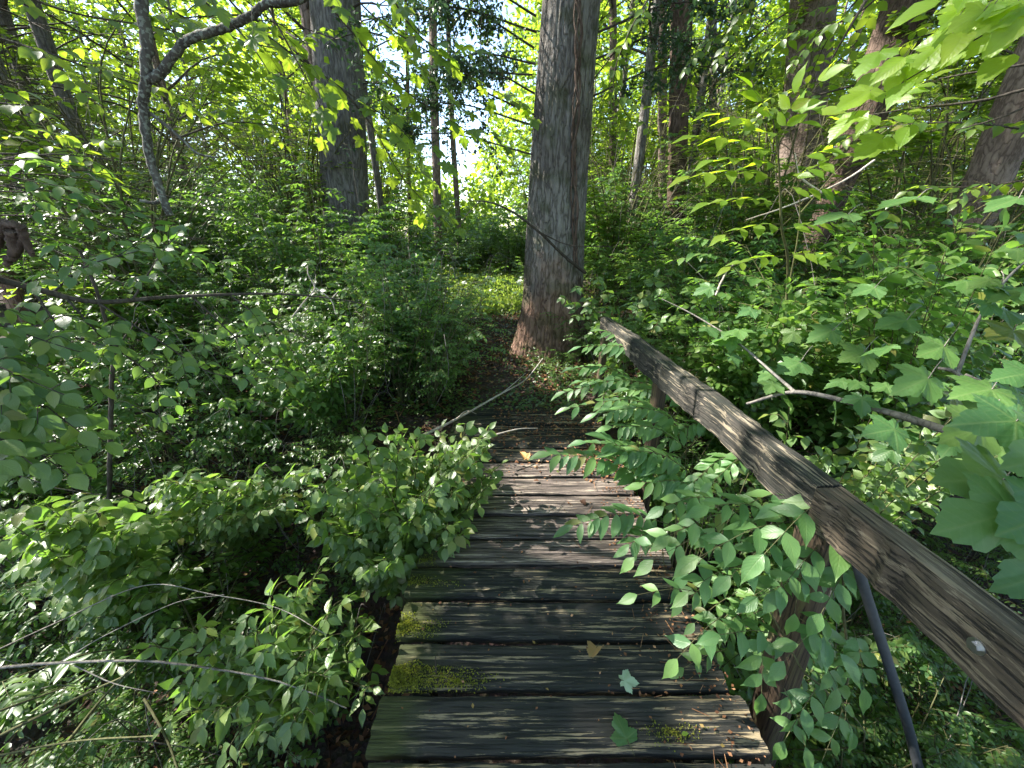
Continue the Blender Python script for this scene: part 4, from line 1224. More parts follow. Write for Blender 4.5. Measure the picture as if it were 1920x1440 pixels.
for x, y, s_ in [(-4.2, 4.6, .8), (-5.6, 6.2, .95), (-3.3, 7.4, .9), (-7.0, 8.0, 1.0), (-4.8, 9.5, 1.1), (-4.6, 11.2, .95), (-6.2, 3.6, .85), (-9.5, 7.0, 1.1), (-8.5, 10.5, 1.2), (-11.5, 10, 1.2), (-6.8, 12.5, 1.3), (-3.9, 13.5, 1.1), (-12, 14, 1.4), (-9, 16, 1.5), (-5.4, 17, 1.3),
                 (2.2, 7.8, .85), (3.6, 5.8, .85), (5.2, 4.6, .8), (4.6, 7.4, 1.0), (6.4, 6.4, .95), (3.0, 10.2, 1.1), (6.2, 9.6, 1.15), (8.6, 7.8, 1.1), (9.2, 11.2, 1.2), (5.0, 13, 1.3), (2.0, 12.6, 1.0), (8.0, 15, 1.4), (12.5, 12, 1.4), (13, 17, 1.5), (3.4, 16.5, 1.3), (-14.5, 18, 1.6), (1.4, 18.5, 1.2)]:
    side = 'left' if x < 0 else 'right'
    z = tz(x, y) - .03; r = empty('understory_tree', (x, y, z), '%s thin-stemmed understory tree %s, %s of the large grey tree' % ('tall' if s_ > 1.15 else 'low', 'deep in the wood' if y > 9.2 else 'just behind the thicket', side), 'tree', '%s understory trees %s, %s of the large grey tree' % ('tall' if s_ > 1.15 else 'low', 'deep in the wood' if y > 9.2 else 'behind the thicket', side))
    fo, st, _ = shrub_kind(5.2 * s_, 2.2 * s_, 16, 44, 6, .115, int(600 + 31 * x + 17 * y), kind='quad', arch=.9, tw=.75 * s_, lo=.25, mat=M_CROWN, place=(x, y, z))
    link('foliage', fo, r, kind='stuff'); link('stem', st, r)

# ------------------------------------------------------------------ plants near the camera
def fan(pl, base, tips, rs, **kw):
    for t in tips:
        t = np.array(t); base_ = np.array(base); mid = base_ * .45 + t * .55 + np.array([0, 0, .16 * np.linalg.norm(t - base_)])
        pl.bush([base_, mid, t], **kw)


# pinnate sapling by the near post
B0 = np.array([1.28, 1.35, tz(1.28, 1.35)])
pl = Plant('pinnate_sapling', 'sapling with pointed oval leaflets drooping over the deck edge by the near rail post', 'sapling', B0, M_PINN, M_STEM, 61)
D = .95
stems_ = [([B0, P(1560, 1330, 1.05), P(1580, 1120, 1.0), P(1575, 960, .98)], .008), ([B0, P(1480, 1200, 1.15), P(1400, 1020, 1.15), P(1330, 935, 1.25)], .006),
          ([B0, P(1540, 1330, .95), P(1500, 1250, .9), P(1440, 1140, .88)], .005), ([B0, P(1600, 1400, .9), P(1560, 1290, .85)], .004)]
for s_, r_ in stems_: pl.stem(s_, r_, .0025)
pin = [((1560, 925, .98), (1432, 1040, .86), 3, .066), ((1575, 960, .97), (1578, 1010, .87), 1, .075), ((1500, 975, .98), (1310, 1045, .90), 3, .062), ((1420, 955, 1.1), (1255, 1005, 1.02), 3, .052),
       ((1400, 985, 1.05), (1225, 1050, .98), 3, .052), ((1330, 1115, .98), (1195, 1115, .95), 3, .045), ((1360, 1150, .92), (1270, 1235, .84), 3, .052), ((1425, 1185, .88), (1428, 1300, .78), 3, .052),
       ((1500, 1160, .90), (1575, 1225, .80), 2, .066), ((1545, 1240, .86), (1595, 1370, .74), 3, .058), ((1480, 1200, .90), (1350, 1190, .84), 3, .050), ((1560, 1080, .95), (1420, 1120, .86), 3, .05),
       ((1470, 1290, .84), (1510, 1400, .72), 2, .05), ((1390, 1060, 1.0), (1290, 1110, .92), 3, .046), ((1640, 1000, .95), (1660, 1035, .84), 1, .075), ((1350, 935, 1.2), (1245, 950, 1.15), 3, .052),
       ((1470, 920, 1.1), (1340, 990, 1.02), 3, .058), ((1500, 1050, .93), (1490, 1150, .86), 2, .055), ((1440, 960, 1.05), (1330, 950, 1.0), 3, .055), ((1380, 1000, 1.08), (1290, 1075, 1.0), 3, .052), ((1300, 985, 1.15), (1190, 1045, 1.08), 3, .05), ((1460, 1010, .98), (1370, 1080, .90), 3, .056), ((1560, 960, 1.0), (1470, 950, .98), 3, .058), ((1590, 1060, .92), (1540, 1150, .84), 3, .055), ((1560, 1150, .88), (1470, 1240, .80), 3, .052), ((1600, 1180, .86), (1620, 1290, .76), 3, .052), ((1530, 1290, .82), (1470, 1390, .74), 3, .05), ((1540, 1020, .95), (1460, 1110, .88), 3, .055), ((1580, 1330, .78), (1540, 1430, .70), 2, .05)]
for a, c, n_, sz in pin: pl.pinnate(P(*a), P(*c), n_, sz * 1.65, 'ellip', sag=.10, drop=.32)
for i in range(26):
    a = (pl.rs.uniform(1300, 1560), pl.rs.uniform(1090, 1330)); Dd = pl.rs.uniform(1.0, 1.3)
    pl.pinnate(P(a[0] + 40, a[1] - 30, Dd), P(a[0] - 40, a[1] + pl.rs.uniform(0, 50), Dd - .08), 3, pl.rs.uniform(.055, .08), 'ellip')
pl.finish(170)

# second pinnate plant: long many-leafleted fronds reaching left over the deck
B1 = np.array([1.12, 1.9, tz(1.12, 1.9)])
pl = Plant('pinnate_seedling', 'clump of long feathery fronds with narrow leaflets arching left over the middle of the deck', 'sapling', B1, M_PINN, M_STEM, 62)
fr = [((1250, 935, 1.62), (1035, 852, 1.62), 9, .075), ((1275, 960, 1.55), (1140, 825, 1.65), 8, .072), ((1260, 985, 1.45), (1075, 985, 1.38), 7, .068), ((1310, 900, 1.6), (1160, 845, 1.6), 7, .07),
      ((1330, 930, 1.5), (1210, 905, 1.5), 5, .066), ((1240, 1000, 1.38), (1180, 1020, 1.30), 4, .058), ((1300, 850, 1.9), (1150, 800, 1.85), 7, .068), ((1380, 850, 1.5), (1300, 905, 1.42), 4, .055),
      ((1420, 850, 1.5), (1335, 905, 1.38), 3, .052), ((1290, 800, 2.0), (1120, 775, 2.0), 8, .07), ((1330, 880, 1.6), (1260, 960, 1.5), 4, .055), ((1270, 900, 1.7), (1100, 830, 1.75), 8, .065), ((1290, 950, 1.5), (1200, 850, 1.6), 7, .065), ((1290, 860, 1.8), (1190, 880, 1.7), 6, .06), ((1350, 900, 1.55), (1290, 960, 1.4), 4, .055)]
for a, c, n_, sz in fr:
    pl.stem([B1, (np.array(B1) * .35 + np.array(P(*a)) * .65) + [.03, 0, .0], P(*a)], .004, .002)
    pl.pinnate(P(*a), P(*c), n_ + 3, sz * 1.5, 'lance', sag=.14, ang=52, drop=.25, r=.0022)
pl.finish(170)

B2 = np.array([1.15, 2.7, tz(1.15, 2.7)])
pl = Plant('pinnate_seedling', 'dark green feathery fronds beside the foot of the far rail post', 'sapling', B2, M_PINN, M_STEM, 63)
fr = [((1280, 745, 2.5), (1060, 735, 2.6), 9, .085), ((1260, 700, 2.7), (1090, 650, 2.9), 9, .08), ((1290, 790, 2.2), (1070, 765, 2.3), 9, .08), ((1250, 770, 2.4), (1090, 715, 2.7), 8, .075),
      ((1300, 770, 2.3), (1180, 730, 2.4), 7, .075), ((1310, 820, 2.1), (1190, 800, 2.05), 7, .07), ((1230, 690, 2.9), (1130, 620, 3.1), 7, .08), ((1330, 790, 2.1), (1250, 830, 2.0), 5, .065), ((1200, 720, 2.8), (1075, 690, 2.9), 7, .075)]
for a, c, n_, sz in fr:
    pl.stem([B2, (np.array(B2) * .35 + np.array(P(*a)) * .65), P(*a)], .004, .002)
    pl.pinnate(P(*a), P(*c), n_ + 3, sz * 1.4, 'lance', sag=.14, ang=52, drop=.2, r=.0022)
pl.finish(150, minpx=8)

# maple sapling at the right edge
B3 = np.array([2.85, .95, tz(2.85, .95)])
pl = Plant('maple_sapling', 'grey-branched maple with big blue-green lobed leaves at the right edge, over the rail', 'sapling', B3, M_MAPLE, M_TWIG_GREY, 64)
pl.stem([B3, P(2250, 1000, .98), P(2060, 850, .99), P(1920, 818, 1.0), P(1800, 812, 1.06), P(1700, 783, 1.15), P(1600, 756, 1.25), P(1490, 735, 1.35), P(1400, 757, 1.45)], .024, .005, 9)
pl.stem([P(1895, 812, 1.0), P(1840, 750, 1.08), P(1795, 700, 1.15), P(1760, 690, 1.2)], .010, .005, 7)
pl.stem([P(1990, 770, 1.02), P(1920, 745, 1.08), P(1860, 725, 1.15), P(1810, 702, 1.2)], .012, .005, 7)
pl.stem([P(1795, 700, 1.15), P(1840, 590, 1.2), P(1900, 510, 1.2), P(1990, 440, 1.2)], .006, .002, 6)
pl.stem([P(1490, 735, 1.35), P(1450, 700, 1.5), P(1380, 640, 1.7), P(1300, 590, 1.9), P(1240, 560, 2.0)], .007, .002, 6)
ml = [((1905, 790, .80), (1690, 800, .84), 1.0, .5), ((1840, 800, .9), (1690, 850, .88), .8, .7), ((1880, 900, .74), (1662, 915, .72), 1.1, .9), ((2010, 850, .72), (1805, 880, .70), 1.0, .9),
      ((1900, 960, .66), (1700, 1025, .64), 1.05, .9), ((2000, 1060, .62), (1785, 1150, .58), 1.1, 1.0), ((1740, 710, 1.1), (1617, 745, 1.05), .8, .7), ((1770, 650, 1.3), (1665, 680, 1.25), .8, .5),
      ((1860, 730, 1.0), (1740, 745, 1.0), .8, .5), ((1930, 700, .9), (1830, 720, .9), .8, .5), ((1720, 372, 1.5), (1610, 384, 1.5), .8, .12), ((1590, 402, 1.5), (1490, 414, 1.5), .8, .15),
      ((1910, 372, 1.4), (1830, 390, 1.4), .9, .2), ((1700, 600, 1.5), (1600, 620, 1.5), .8, .4), ((1620, 660, 1.5), (1520, 690, 1.45), .8, .5), ((1560, 620, 1.7), (1440, 650, 1.65), .9, .4),
      ((1880, 540, 1.2), (1840, 570, 1.15), .8, .5), ((1900, 620, 1.2), (1800, 640, 1.15), .8, .4), ((1500, 680, 1.6), (1420, 720, 1.55), .8, .6), ((1640, 540, 1.9), (1560, 560, 1.9), .8, .4), ((1980, 960, .64), (1870, 1020, .60), 1, .9)]
for a, c, f_, tilt in ml:
    pa, pc = np.array(P(*a)), np.array(P(*c)); d = pc - pa; L = np.linalg.norm(d)
    st = pa + (pa - pc) * .35 + np.array([0.02, .05, .03]); pl.sb.tube(catmull([st, (st + pa) / 2 + [0, 0, .01], pa], 3), .0014, 5, cap=False)
    up = np.array([0, -tilt, 1.0]) + pl.rs.normal(0, .1, 3)
    pl.leaf('maple' if pl.rs.rand() < .5 else 'maple3', pa, d, up, min(L * f_ * .9, .175 if a[2] < .78 else .125))
for a in [(1800, 812, 1.06), (1700, 783, 1.15), (1600, 756, 1.25), (1860, 725, 1.15), (1380, 640, 1.7), (1450, 700, 1.5), (1300, 590, 1.9), (1840, 590, 1.2), (1900, 510, 1.2), (1770, 690, 1.2)]:
    for _ in range(5):
        p0 = np.array(P(*a)) + pl.rs.normal(0, .07, 3); d = np.array([pl.rs.normal(-.3, .8), pl.rs.normal(-.2, .6), -.25])
        pl.leaf('maple', p0, d, np.array([0, -.3, 1]) + pl.rs.normal(0, .2, 3), pl.rs.uniform(.06, .11))
pl.finish(80)

# overhanging bright lobed leaves, top right corner
pl = Plant('maple_branch', 'overhanging branch of large backlit yellow-green lobed leaves in the top right corner', 'branch', P(1990, 60, 1.5), M_BRIGHT, M_TWIG, 65)
pl.stem([P(2050, -60, 1.5), P(1920, 20, 1.5), P(1800, 90, 1.55), P(1700, 150, 1.6)], .006, .002)
for i in range(46):
    u = pl.rs.rand(); cx = 1930 - 330 * u + pl.rs.normal(0, 25); cy = -10 + 220 * u ** 1.1 + pl.rs.normal(0, 38)
    Dd = 1.45 + .4 * u + pl.rs.uniform(-.1, .1); pa = np.array(P(cx, cy, Dd))
    d = np.array([-1, -.15, -.75]) + pl.rs.normal(0, .3, 3)
    pl.sb.tube([pa + [.04, .02, .05], pa], .0012, 4, cap=False)
    pl.leaf('maple3' if i % 2 else 'ovate', pa, d, np.array([-.5, -.45, .7]) + pl.rs.normal(0, .25, 3), pl.rs.uniform(.07, .13))
pl.finish(40)

# glowing sapling in the upper right
B4 = np.array(P(1480, 760, 2.9)); B4[2] = tz(B4[0], 2.9)
pl = Plant('pinnate_sapling', 'sunlit yellow-green sapling with compound leaves standing above the right-hand thicket', 'sapling', B4, M_BRIGHT, M_STEM, 66)
pl.stem([B4, P(1475, 560, 2.8), P(1465, 420, 2.7), P(1460, 300, 2.65), P(1450, 225, 2.6)], .012, .003, 7)
pl.stem([P(1475, 560, 2.8), P(1500, 400, 2.8), P(1480, 230, 2.65)], .006, .002)
pin = [((1482, 230, 2.6), (1560, 125, 2.5), 3, .19), ((1450, 230, 2.6), (1410, 165, 2.55), 2, .14), ((1455, 260, 2.6), (1350, 215, 2.5), 3, .16), ((1460, 290, 2.6), (1310, 255, 2.5), 3, .16),
       ((1462, 330, 2.65), (1295, 330, 2.55), 4, .15), ((1462, 310, 2.65), (1340, 300, 2.5), 3, .14), ((1490, 240, 2.6), (1560, 195, 2.6), 2, .15), ((1500, 250, 2.7), (1640, 200, 2.7), 3, .16),
       ((1480, 340, 2.7), (1560, 300, 2.6), 3, .14), ((1490, 300, 2.7), (1620, 270, 2.6), 4, .14), ((1462, 380, 2.7), (1330, 380, 2.6), 4, .13), ((1465, 420, 2.75), (1360, 440, 2.6), 3, .13),
       ((1470, 360, 2.7), (1590, 360, 2.6), 4, .13), ((1470, 430, 2.7), (1580, 420, 2.6), 4, .13), ((1470, 480, 2.8), (1370, 500, 2.7), 4, .12), ((1470, 480, 2.8), (1570, 480, 2.7), 4, .12),
       ((1470, 250, 2.6), (1490, 175, 2.55), 2, .13), ((1640, 220, 2.8), (1740, 150, 2.7), 4, .13), ((1620, 250, 2.8), (1760, 190, 2.7), 4, .13)]
for a, c, n_, sz in pin: pl.pinnate(P(*a), P(*c), n_, sz, 'ellip', sag=.05, drop=.15, up=(-.25, -.35, 1))
pl.stem([P(1500, 400, 2.8), P(1600, 290, 2.9), P(1760, 180, 2.8)], .005, .002)
pl.finish(180)


def shrub_near(name, label, base, tips, size, kind, seed, mat=M_NEAR, smat=M_STEM, n_obj=150, group=None, **kw):
    base = np.array(base, float)
    pl = Plant(name, label, 'shrub', base, mat, smat, seed, group)
    for t in tips:
        t = np.array(P(*t)); t = t + 0
        ln = np.linalg.norm(t - base)
        mid = base * .5 + t * .5 + np.array([0, 0, .13 * ln]) + pl.rs.normal(0, .02, 3)
        pl.bush([base + pl.rs.normal(0, .02, 3), mid, t], size * pl.rs.uniform(.85, 1.15), size * .72, kind, **kw)
    pl.finish(n_obj)
    return pl


rsn = np.random.RandomState(90)
# bushy shrub overhanging the left edge of the deck
tips = [(rsn.uniform(640, 930), rsn.uniform(800, 905), rsn.uniform(1.75, 2.25)) for _ in range(36)] + [(rsn.uniform(560, 860), rsn.uniform(890, 1040), rsn.uniform(1.45, 1.85)) for _ in range(36)] + \
       [(940, 870, 1.95), (925, 905, 1.8), (905, 930, 1.75), (870, 1000, 1.5), (850, 985, 1.5), (830, 800, 2.3), (880, 830, 2.2), (700, 1065, 1.35), (740, 1050, 1.4), (640, 1000, 1.5)]
shrub_near('bushy_shrub', 'dense pale-leaved shrub spilling over the left edge of the deck half way along', (-.72, 1.95, tz(-.72, 1.95) + .3), tips, .092, 'ovate', 71, n_obj=290, sub=.15, every=.08, lo=.35)
# left foreground shrubs, opposite oval leaves
tips = [(505, 1110, 1.15), (560, 1090, 1.2), (480, 1170, 1.05), (520, 1200, 1.0), (600, 1210, 1.0), (590, 1340, .86), (560, 1370, .84), (430, 1330, .9), (400, 1250, 1.0), (330, 1280, .98), (340, 1340, .9), (640, 1130, 1.15), (620, 1270, .9), (470, 1380, .8), (690, 1180, 1.2), (600, 1060, 1.3), (350, 1180, 1.1), (280, 1210, 1.05), (700, 1290, 1.0)]
shrub_near('oval_leaved_shrub', 'shrub with paired oval leaves drooping into the dark ditch at the bottom left', (-1.25, 1.35, tz(-1.25, 1.35) + .35), tips, .105, 'ellip', 72, n_obj=230, sub=.19, every=.10, lo=.45, drop=.45)
tips = [(rsn.uniform(180, 620), rsn.uniform(880, 1010), rsn.uniform(1.5, 1.9)) for _ in range(30)]
shrub_near('oval_leaved_shrub', 'wide shrub of mid-green oval leaves on the bank left of the bushy shrub', (-1.9, 2.3, tz(-1.9, 2.3) + .1), tips, .08, 'ovate', 73, n_obj=260, sub=.2, every=.09, lo=.3)
tips = [(rsn.uniform(0, 330), rsn.uniform(940, 1130), rsn.uniform(1.15, 1.5)) for _ in range(16)]
shrub_near('oval_leaved_shrub', 'straggling shrub over brown litter at the lower left edge', (-2.6, 1.9, tz(-2.6, 1.9) + .1), tips, .085, 'round', 74, n_obj=180, sub=.2, every=.10, lo=.4)
# large-leaved shade branch at the left edge
tips = [(150, 660, 1.25), (120, 740, 1.1), (150, 810, 1.1), (60, 870, 1.0), (130, 890, 1.05), (40, 760, 1.1), (20, 680, 1.2), (200, 830, 1.2)]
shrub_near('broad_leaved_shrub', 'blue-green broad-leaved branches hanging in shade at the left edge', P(-300, 640, 1.3), tips, .088, 'ovate', 75, smat=M_TWIG, n_obj=220, sub=.15, every=.10, lo=.45, drop=.5)
# layered branches in the upper left
tips = [(250, 330, 2.3), (200, 400, 2.0), (330, 420, 2.2), (120, 350, 1.9), (420, 390, 2.3), (300, 470, 2.0), (180, 480, 1.8), (430, 470, 2.2), (380, 330, 2.4), (60, 300, 2.0), (250, 540, 1.8), (520, 540, 2.4)]
shrub_near('layered_branch', 'level sprays of pointed leaves, some glowing yellow-green, across the upper left', P(-330, 420, 1.9), tips, .105, 'ellip', 76, mat=M_SHRUB, smat=M_TWIG, n_obj=260, sub=.28, every=.12, lo=.35, drop=.25)
tips = [(520, 700, 1.9), (560, 640, 2.1), (460, 620, 1.8), (540, 730, 1.8), (400, 690, 1.6), (330, 640, 1.5), (480, 670, 1.8), (300, 720, 1.5), (420, 760, 1.7), (250, 640, 1.4)]
pl = Plant('layered_branch', 'long dark horizontal branch with drooping leafy twigs across the left side', 'branch', P(40, 535, 1.5), M_NEAR, M_TWIG, 77)
mainb = pl.stem([P(-60, 510, 1.4), P(60, 540, 1.5), P(180, 566, 1.6), P(330, 556, 1.8), P(520, 551, 2.1), P(640, 562, 2.3), P(700, 575, 2.4)], .013, .002, 8)
for st, ts in (((180, 566, 1.6), [(300, 640, 1.6), (400, 700, 1.65), (520, 712, 1.8)]), ((360, 556, 1.85), [(450, 640, 1.85), (510, 690, 1.9), (560, 700, 2.0)]), ((120, 555, 1.55), [(200, 640, 1.5), (280, 700, 1.5), (330, 760, 1.5)]),
               ((60, 540, 1.5), [(120, 620, 1.4), (200, 650, 1.4)]), ((250, 560, 1.7), [(300, 480, 1.75), (340, 430, 1.8)]), ((430, 553, 1.95), [(500, 600, 2.0), (590, 640, 2.1)]), ((100, 548, 1.55), [(160, 500, 1.5), (260, 470, 1.5)])):
    pl.bush([P(*st)] + [P(*q) for q in ts], .075, .055, 'ovate', sub=.2, every=.10, r0=.0045, lo=.15, drop=.3)
pl.finish(240)
tips = [(rsn.uniform(380, 720), rsn.uniform(560, 760), rsn.uniform(2.4, 3.2)) for _ in range(34)]
shrub_near('oval_leaved_shrub', 'loose yellow-green shrub on the far bank between the bushy shrub and the long branch', (-1.55, 3.0, tz(-1.55, 3.0)), tips, .10, 'ellip', 78, mat=M_SHRUB, n_obj=200, sub=.22, every=.11, lo=.3)
tips = [(rsn.uniform(640, 850), rsn.uniform(440, 640), rsn.uniform(3.4, 4.2)) for _ in range(24)]
shrub_near('oval_leaved_shrub', 'upright fine-leaved shrub at the left edge of the path near the deck end', (-1.05, 3.75, tz(-1.05, 3.75)), tips, .08, 'ovate', 79, mat=M_SHRUB, n_obj=90, sub=.3, every=.13, lo=.2)
# right: shrubs just beyond the rail
tips = [(rsn.uniform(1250, 1700), rsn.uniform(520, 700), rsn.uniform(2.4, 3.3)) for _ in range(34)]
shrub_near('oval_leaved_shrub', 'sun-flecked shrub directly behind the far half of the handrail', (2.1, 3.0, tz(2.1, 3.0)), tips, .095, 'ovate', 80, mat=M_SHRUB, n_obj=140, sub=.3, every=.13, lo=.25)
tips = [(rsn.uniform(1560, 1920), rsn.uniform(380, 640), rsn.uniform(2.0, 2.9)) for _ in range(30)]
shrub_near('oval_leaved_shrub', 'layered shrub between the handrail and the reddish trunk at the right', (3.1, 2.7, tz(3.1, 2.7)), tips, .135, 'lance', 81, mat=M_SHRUB, n_obj=140, sub=.34, every=.14, lo=.3)
tips = [(rsn.uniform(1400, 1900), rsn.uniform(760, 900), rsn.uniform(1.5, 2.0)) for _ in range(16)]
shrub_near('oval_leaved_shrub', 'low shrub in the hollow behind the middle of the handrail', (1.9, 1.9, tz(1.9, 1.9)), tips, .08, 'ovate', 82, n_obj=160, sub=.2, every=.10, lo=.25)
tips = [(1130, 530, 4.0), (1160, 590, 3.8), (1200, 560, 3.8), (1090, 545, 4.2), (1240, 600, 3.6), (1180, 640, 3.6), (1120, 600, 3.9), (1230, 520, 3.9), (1060, 560, 4.3)]
shrub_near('broad_leaved_shrub', 'sprig of broad pale leaves over the far end of the handrail', (1.25, 3.9, tz(1.25, 3.9)), tips, .12, 'ovate', 83, n_obj=120, sub=.25, every=.13, lo=.4)
tips = [(rsn.uniform(1540, 1900), rsn.uniform(1150, 1440), rsn.uniform(1.1, 1.4)) for _ in range(14)]
shrub_near('oval_leaved_shrub', 'dark shrub in deep shade under the near end of the handrail', (1.7, 1.5, tz(1.7, 1.5)), tips, .07, 'ovate', 84, n_obj=110, sub=.16, every=.10, lo=.3)

# overhead lobed-leaved twigs, top centre-left
pl = Plant('overhanging_branch', 'dark drooping twigs with backlit lobed leaves hanging from above, left of the large grey tree', 'branch', P(430, -120, 2.6), M_CROWN, M_TWIG, 85)
tw = [[(380, -60, 2.5), (480, 50, 2.5), (640, 165, 2.6), (760, 250, 2.8), (800, 330, 2.9)], [(560, -60, 2.6), (660, 60, 2.6), (760, 170, 2.8), (900, 260, 3.0)], [(620, -80, 3), (700, 30, 3), (860, 130, 3.2), (980, 200, 3.3)],
      [(460, -60, 2.4), (560, 120, 2.4), (620, 240, 2.5)], [(700, -60, 2.8), (780, 60, 2.8), (850, 110, 3)], [(300, -60, 2.2), (450, 60, 2.3), (520, 160, 2.4)], [(640, 165, 2.6), (700, 240, 2.7), (760, 340, 2.8), (840, 420, 2.9)]]
for t in tw:
    pl.bush([P(*q) for q in t], .11, .12, 'maple', sub=.42, every=.17, r0=.006, lo=.12, drop=.35, opp=False, zsp=.35)
pl.finish(230)

for lab, seed, kind, size, tws in [
    ('high leafy branches reaching across the top left corner in front of the slim trunks', 86, 'ovate', .12, [[(-120, 40, 3.2), (60, 90, 3.3), (230, 150, 3.5), (360, 190, 3.8)], [(-120, 180, 3), (40, 200, 3.1), (180, 240, 3.3)], [(-60, -60, 3.5), (120, 20, 3.6), (330, 60, 3.9), (470, 120, 4.1)], [(-100, 290, 2.8), (60, 290, 3.0), (200, 310, 3.2)], [(200, -60, 4), (360, 40, 4.1), (520, 90, 4.3), (600, 60, 4.4)], [(330, 260, 4), (430, 230, 4.2), (560, 240, 4.5)]]),
    ('high leafy branches in front of the trunks at the top right', 87, 'ovate', .12, [[(1980, 250, 3.4), (1800, 230, 3.5), (1650, 240, 3.8), (1560, 270, 4)], [(1700, -60, 3.8), (1600, 30, 4), (1480, 70, 4.3), (1400, 120, 4.5)], [(1900, 100, 3.6), (1780, 60, 3.8), (1660, 90, 4)], [(1450, -60, 4.5), (1380, 40, 4.6), (1300, 120, 4.8)], [(1240, -40, 4.6), (1180, 60, 4.6), (1150, 160, 4.7), (1190, 240, 4.7)], [(1600, 160, 4), (1500, 190, 4.2), (1400, 240, 4.4)], [(1960, 330, 3.2), (1840, 350, 3.4), (1720, 350, 3.6)], [(1640, -40, 4.4), (1560, 60, 4.6), (1520, 140, 4.8)]])]:
    pl = Plant('leafy_branch', lab, 'branch', P(*tws[0][0]), M_CROWN, M_TWIG, seed)
    for t in tws:
        pl.bush([P(*q) for q in t], size, .10, kind, sub=.6, every=.15, r0=.009, lo=.08, drop=.35, opp=True, zsp=.4)
    pl.finish(120, minpx=12)

# hanging dead branch, upper left
def grow(name, label, paths, mat, cat='branch', k=10, group=None):
    b = Buf()
    for pts, r0, r1 in paths:
        p = catmull([P(*q) for q in pts], 8); n_ = len(p)
        p = p + np.random.RandomState(n_).normal(0, .07 * r0, p.shape)
        b.tube(p, np.linspace(r0, r1, n_), k, bump=.10, seed=n_)
    return tag(link(name, b.build(name, mat)), label, cat, group)


grow('hanging_branch', 'bare grey lichen-spotted branch hanging down into the picture at the upper left, forked once', [
    ([(262, -160, 2.3), (264, 0, 2.3), (275, 75, 2.3), (274, 150, 2.3), (268, 200, 2.3), (281, 290, 2.3), (300, 355, 2.3), (319, 404, 2.3)], .027, .017),
    ([(276, 150, 2.3), (300, 138, 2.3), (330, 98, 2.3), (352, 76, 2.3), (420, 52, 2.3), (470, 30, 2.3), (500, 8, 2.3), (560, 0, 2.3), (640, -60, 2.3)], .021, .015),
    ([(283, 213, 2.3), (315, 238, 2.3), (345, 265, 2.3), (372, 288, 2.3), (410, 296, 2.3)], .009, .004),
    ([(305, 372, 2.3), (290, 380, 2.3), (264, 377, 2.3)], .012, .007),
    ([(264, 200, 2.3), (258, 186, 2.3)], .012, .006)], M_LICHEN)
grow('broken_branch', 'short rotten brown branch stub at the left edge', [([(-60, 440, 1.3), (5, 425, 1.3), (35, 425, 1.3), (52, 462, 1.3), (62, 480, 1.3)], .016, .007), ([(25, 430, 1.3), (28, 470, 1.3), (12, 498, 1.3)], .022, .008), ([(40, 425, 1.3), (42, 450, 1.3), (30, 478, 1.3)], .012, .008), ([(10, 420, 1.3), (0, 440, 1.3), (-10, 480, 1.3)], .016, .010)], M_BARK_BROWN)
grow('arching_branch', 'thin dark branch arching from the large grey trunk over the path', [([(1098, 512, 4.9), (1060, 482, 4.75), (1012, 436, 4.6), (962, 398, 4.5), (920, 380, 4.4), (880, 376, 4.4)], .020, .006), ([(1012, 436, 4.6), (1070, 460, 4.6), (1150, 462, 4.6)], .008, .003), ([(900, 377, 4.4), (870, 410, 4.4), (850, 450, 4.4)], .005, .002)], M_TWIG, k=8)
grow('dead_twig', 'bleached dead twig with upturned tips among the shrubs left of the path', [([(548, 594, 2.6), (575, 560, 2.6), (590, 540, 2.6), (578, 515, 2.6), (577, 498, 2.6)], .005, .003), ([(592, 540, 2.6), (620, 562, 2.6), (630, 590, 2.6)], .004, .002), ([(620, 562, 2.6), (635, 545, 2.6)], .003, .002), ([(590, 540, 2.6), (592, 515, 2.6)], .003, .0015)], M_TWIG_PALE, 'twig', 6)
grow('long_twig', 'long thin pale twig arching across the bottom left corner', [([(-60, 1262, .98), (0, 1252, .98), (110, 1243, 1.0), (280, 1240, 1.0), (450, 1262, 1.0), (560, 1290, .98), (650, 1328, .95)], .006, .0022), ([(110, 1243, 1.0), (200, 1190, 1.05), (330, 1130, 1.1), (420, 1115, 1.12)], .002, .001), ([(140, 1248, 1.0), (215, 1282, .95), (300, 1300, .9)], .0025, .001)], M_TWIG_GREY, 'twig', 7)
grow('long_twig', 'hair-thin bleached twig bowed above the long pale twig at the bottom left', [([(-40, 1235, 1.1), (100, 1170, 1.12), (270, 1098, 1.15), (400, 1115, 1.12), (520, 1140, 1.1), (612, 1190, 1.0)], .0028, .0012)], M_TWIG_GREY, 'twig', 5)
for lab, pts, r0, r1 in [('bare brown branch lying up the dark bank from the bottom left corner', [(-40, 1400, 1.0), (100, 1330, 1.1), (250, 1260, 1.2)], .008, .004), ('thin branch lying at the left edge just under the long pale twig', [(-20, 1340, 1.05), (120, 1290, 1.2)], .006, .003),
                         ('branch crossing the others from the bottom edge up to the long pale twig', [(120, 1400, .95), (200, 1300, 1.15), (260, 1240, 1.2)], .007, .004), ('thin leaning stem dropping from the oval leaves to the bottom edge', [(270, 1310, 1.0), (310, 1380, .9), (340, 1460, .8)], .005, .003),
                         ('lowest thin branch, lying level near the bottom left corner', [(-20, 1420, .9), (140, 1390, .95), (290, 1380, .95)], .004, .003)]:
    grow('fallen_branch', lab, [(pts, r0, r1)], M_STEM, 'branch', 6)
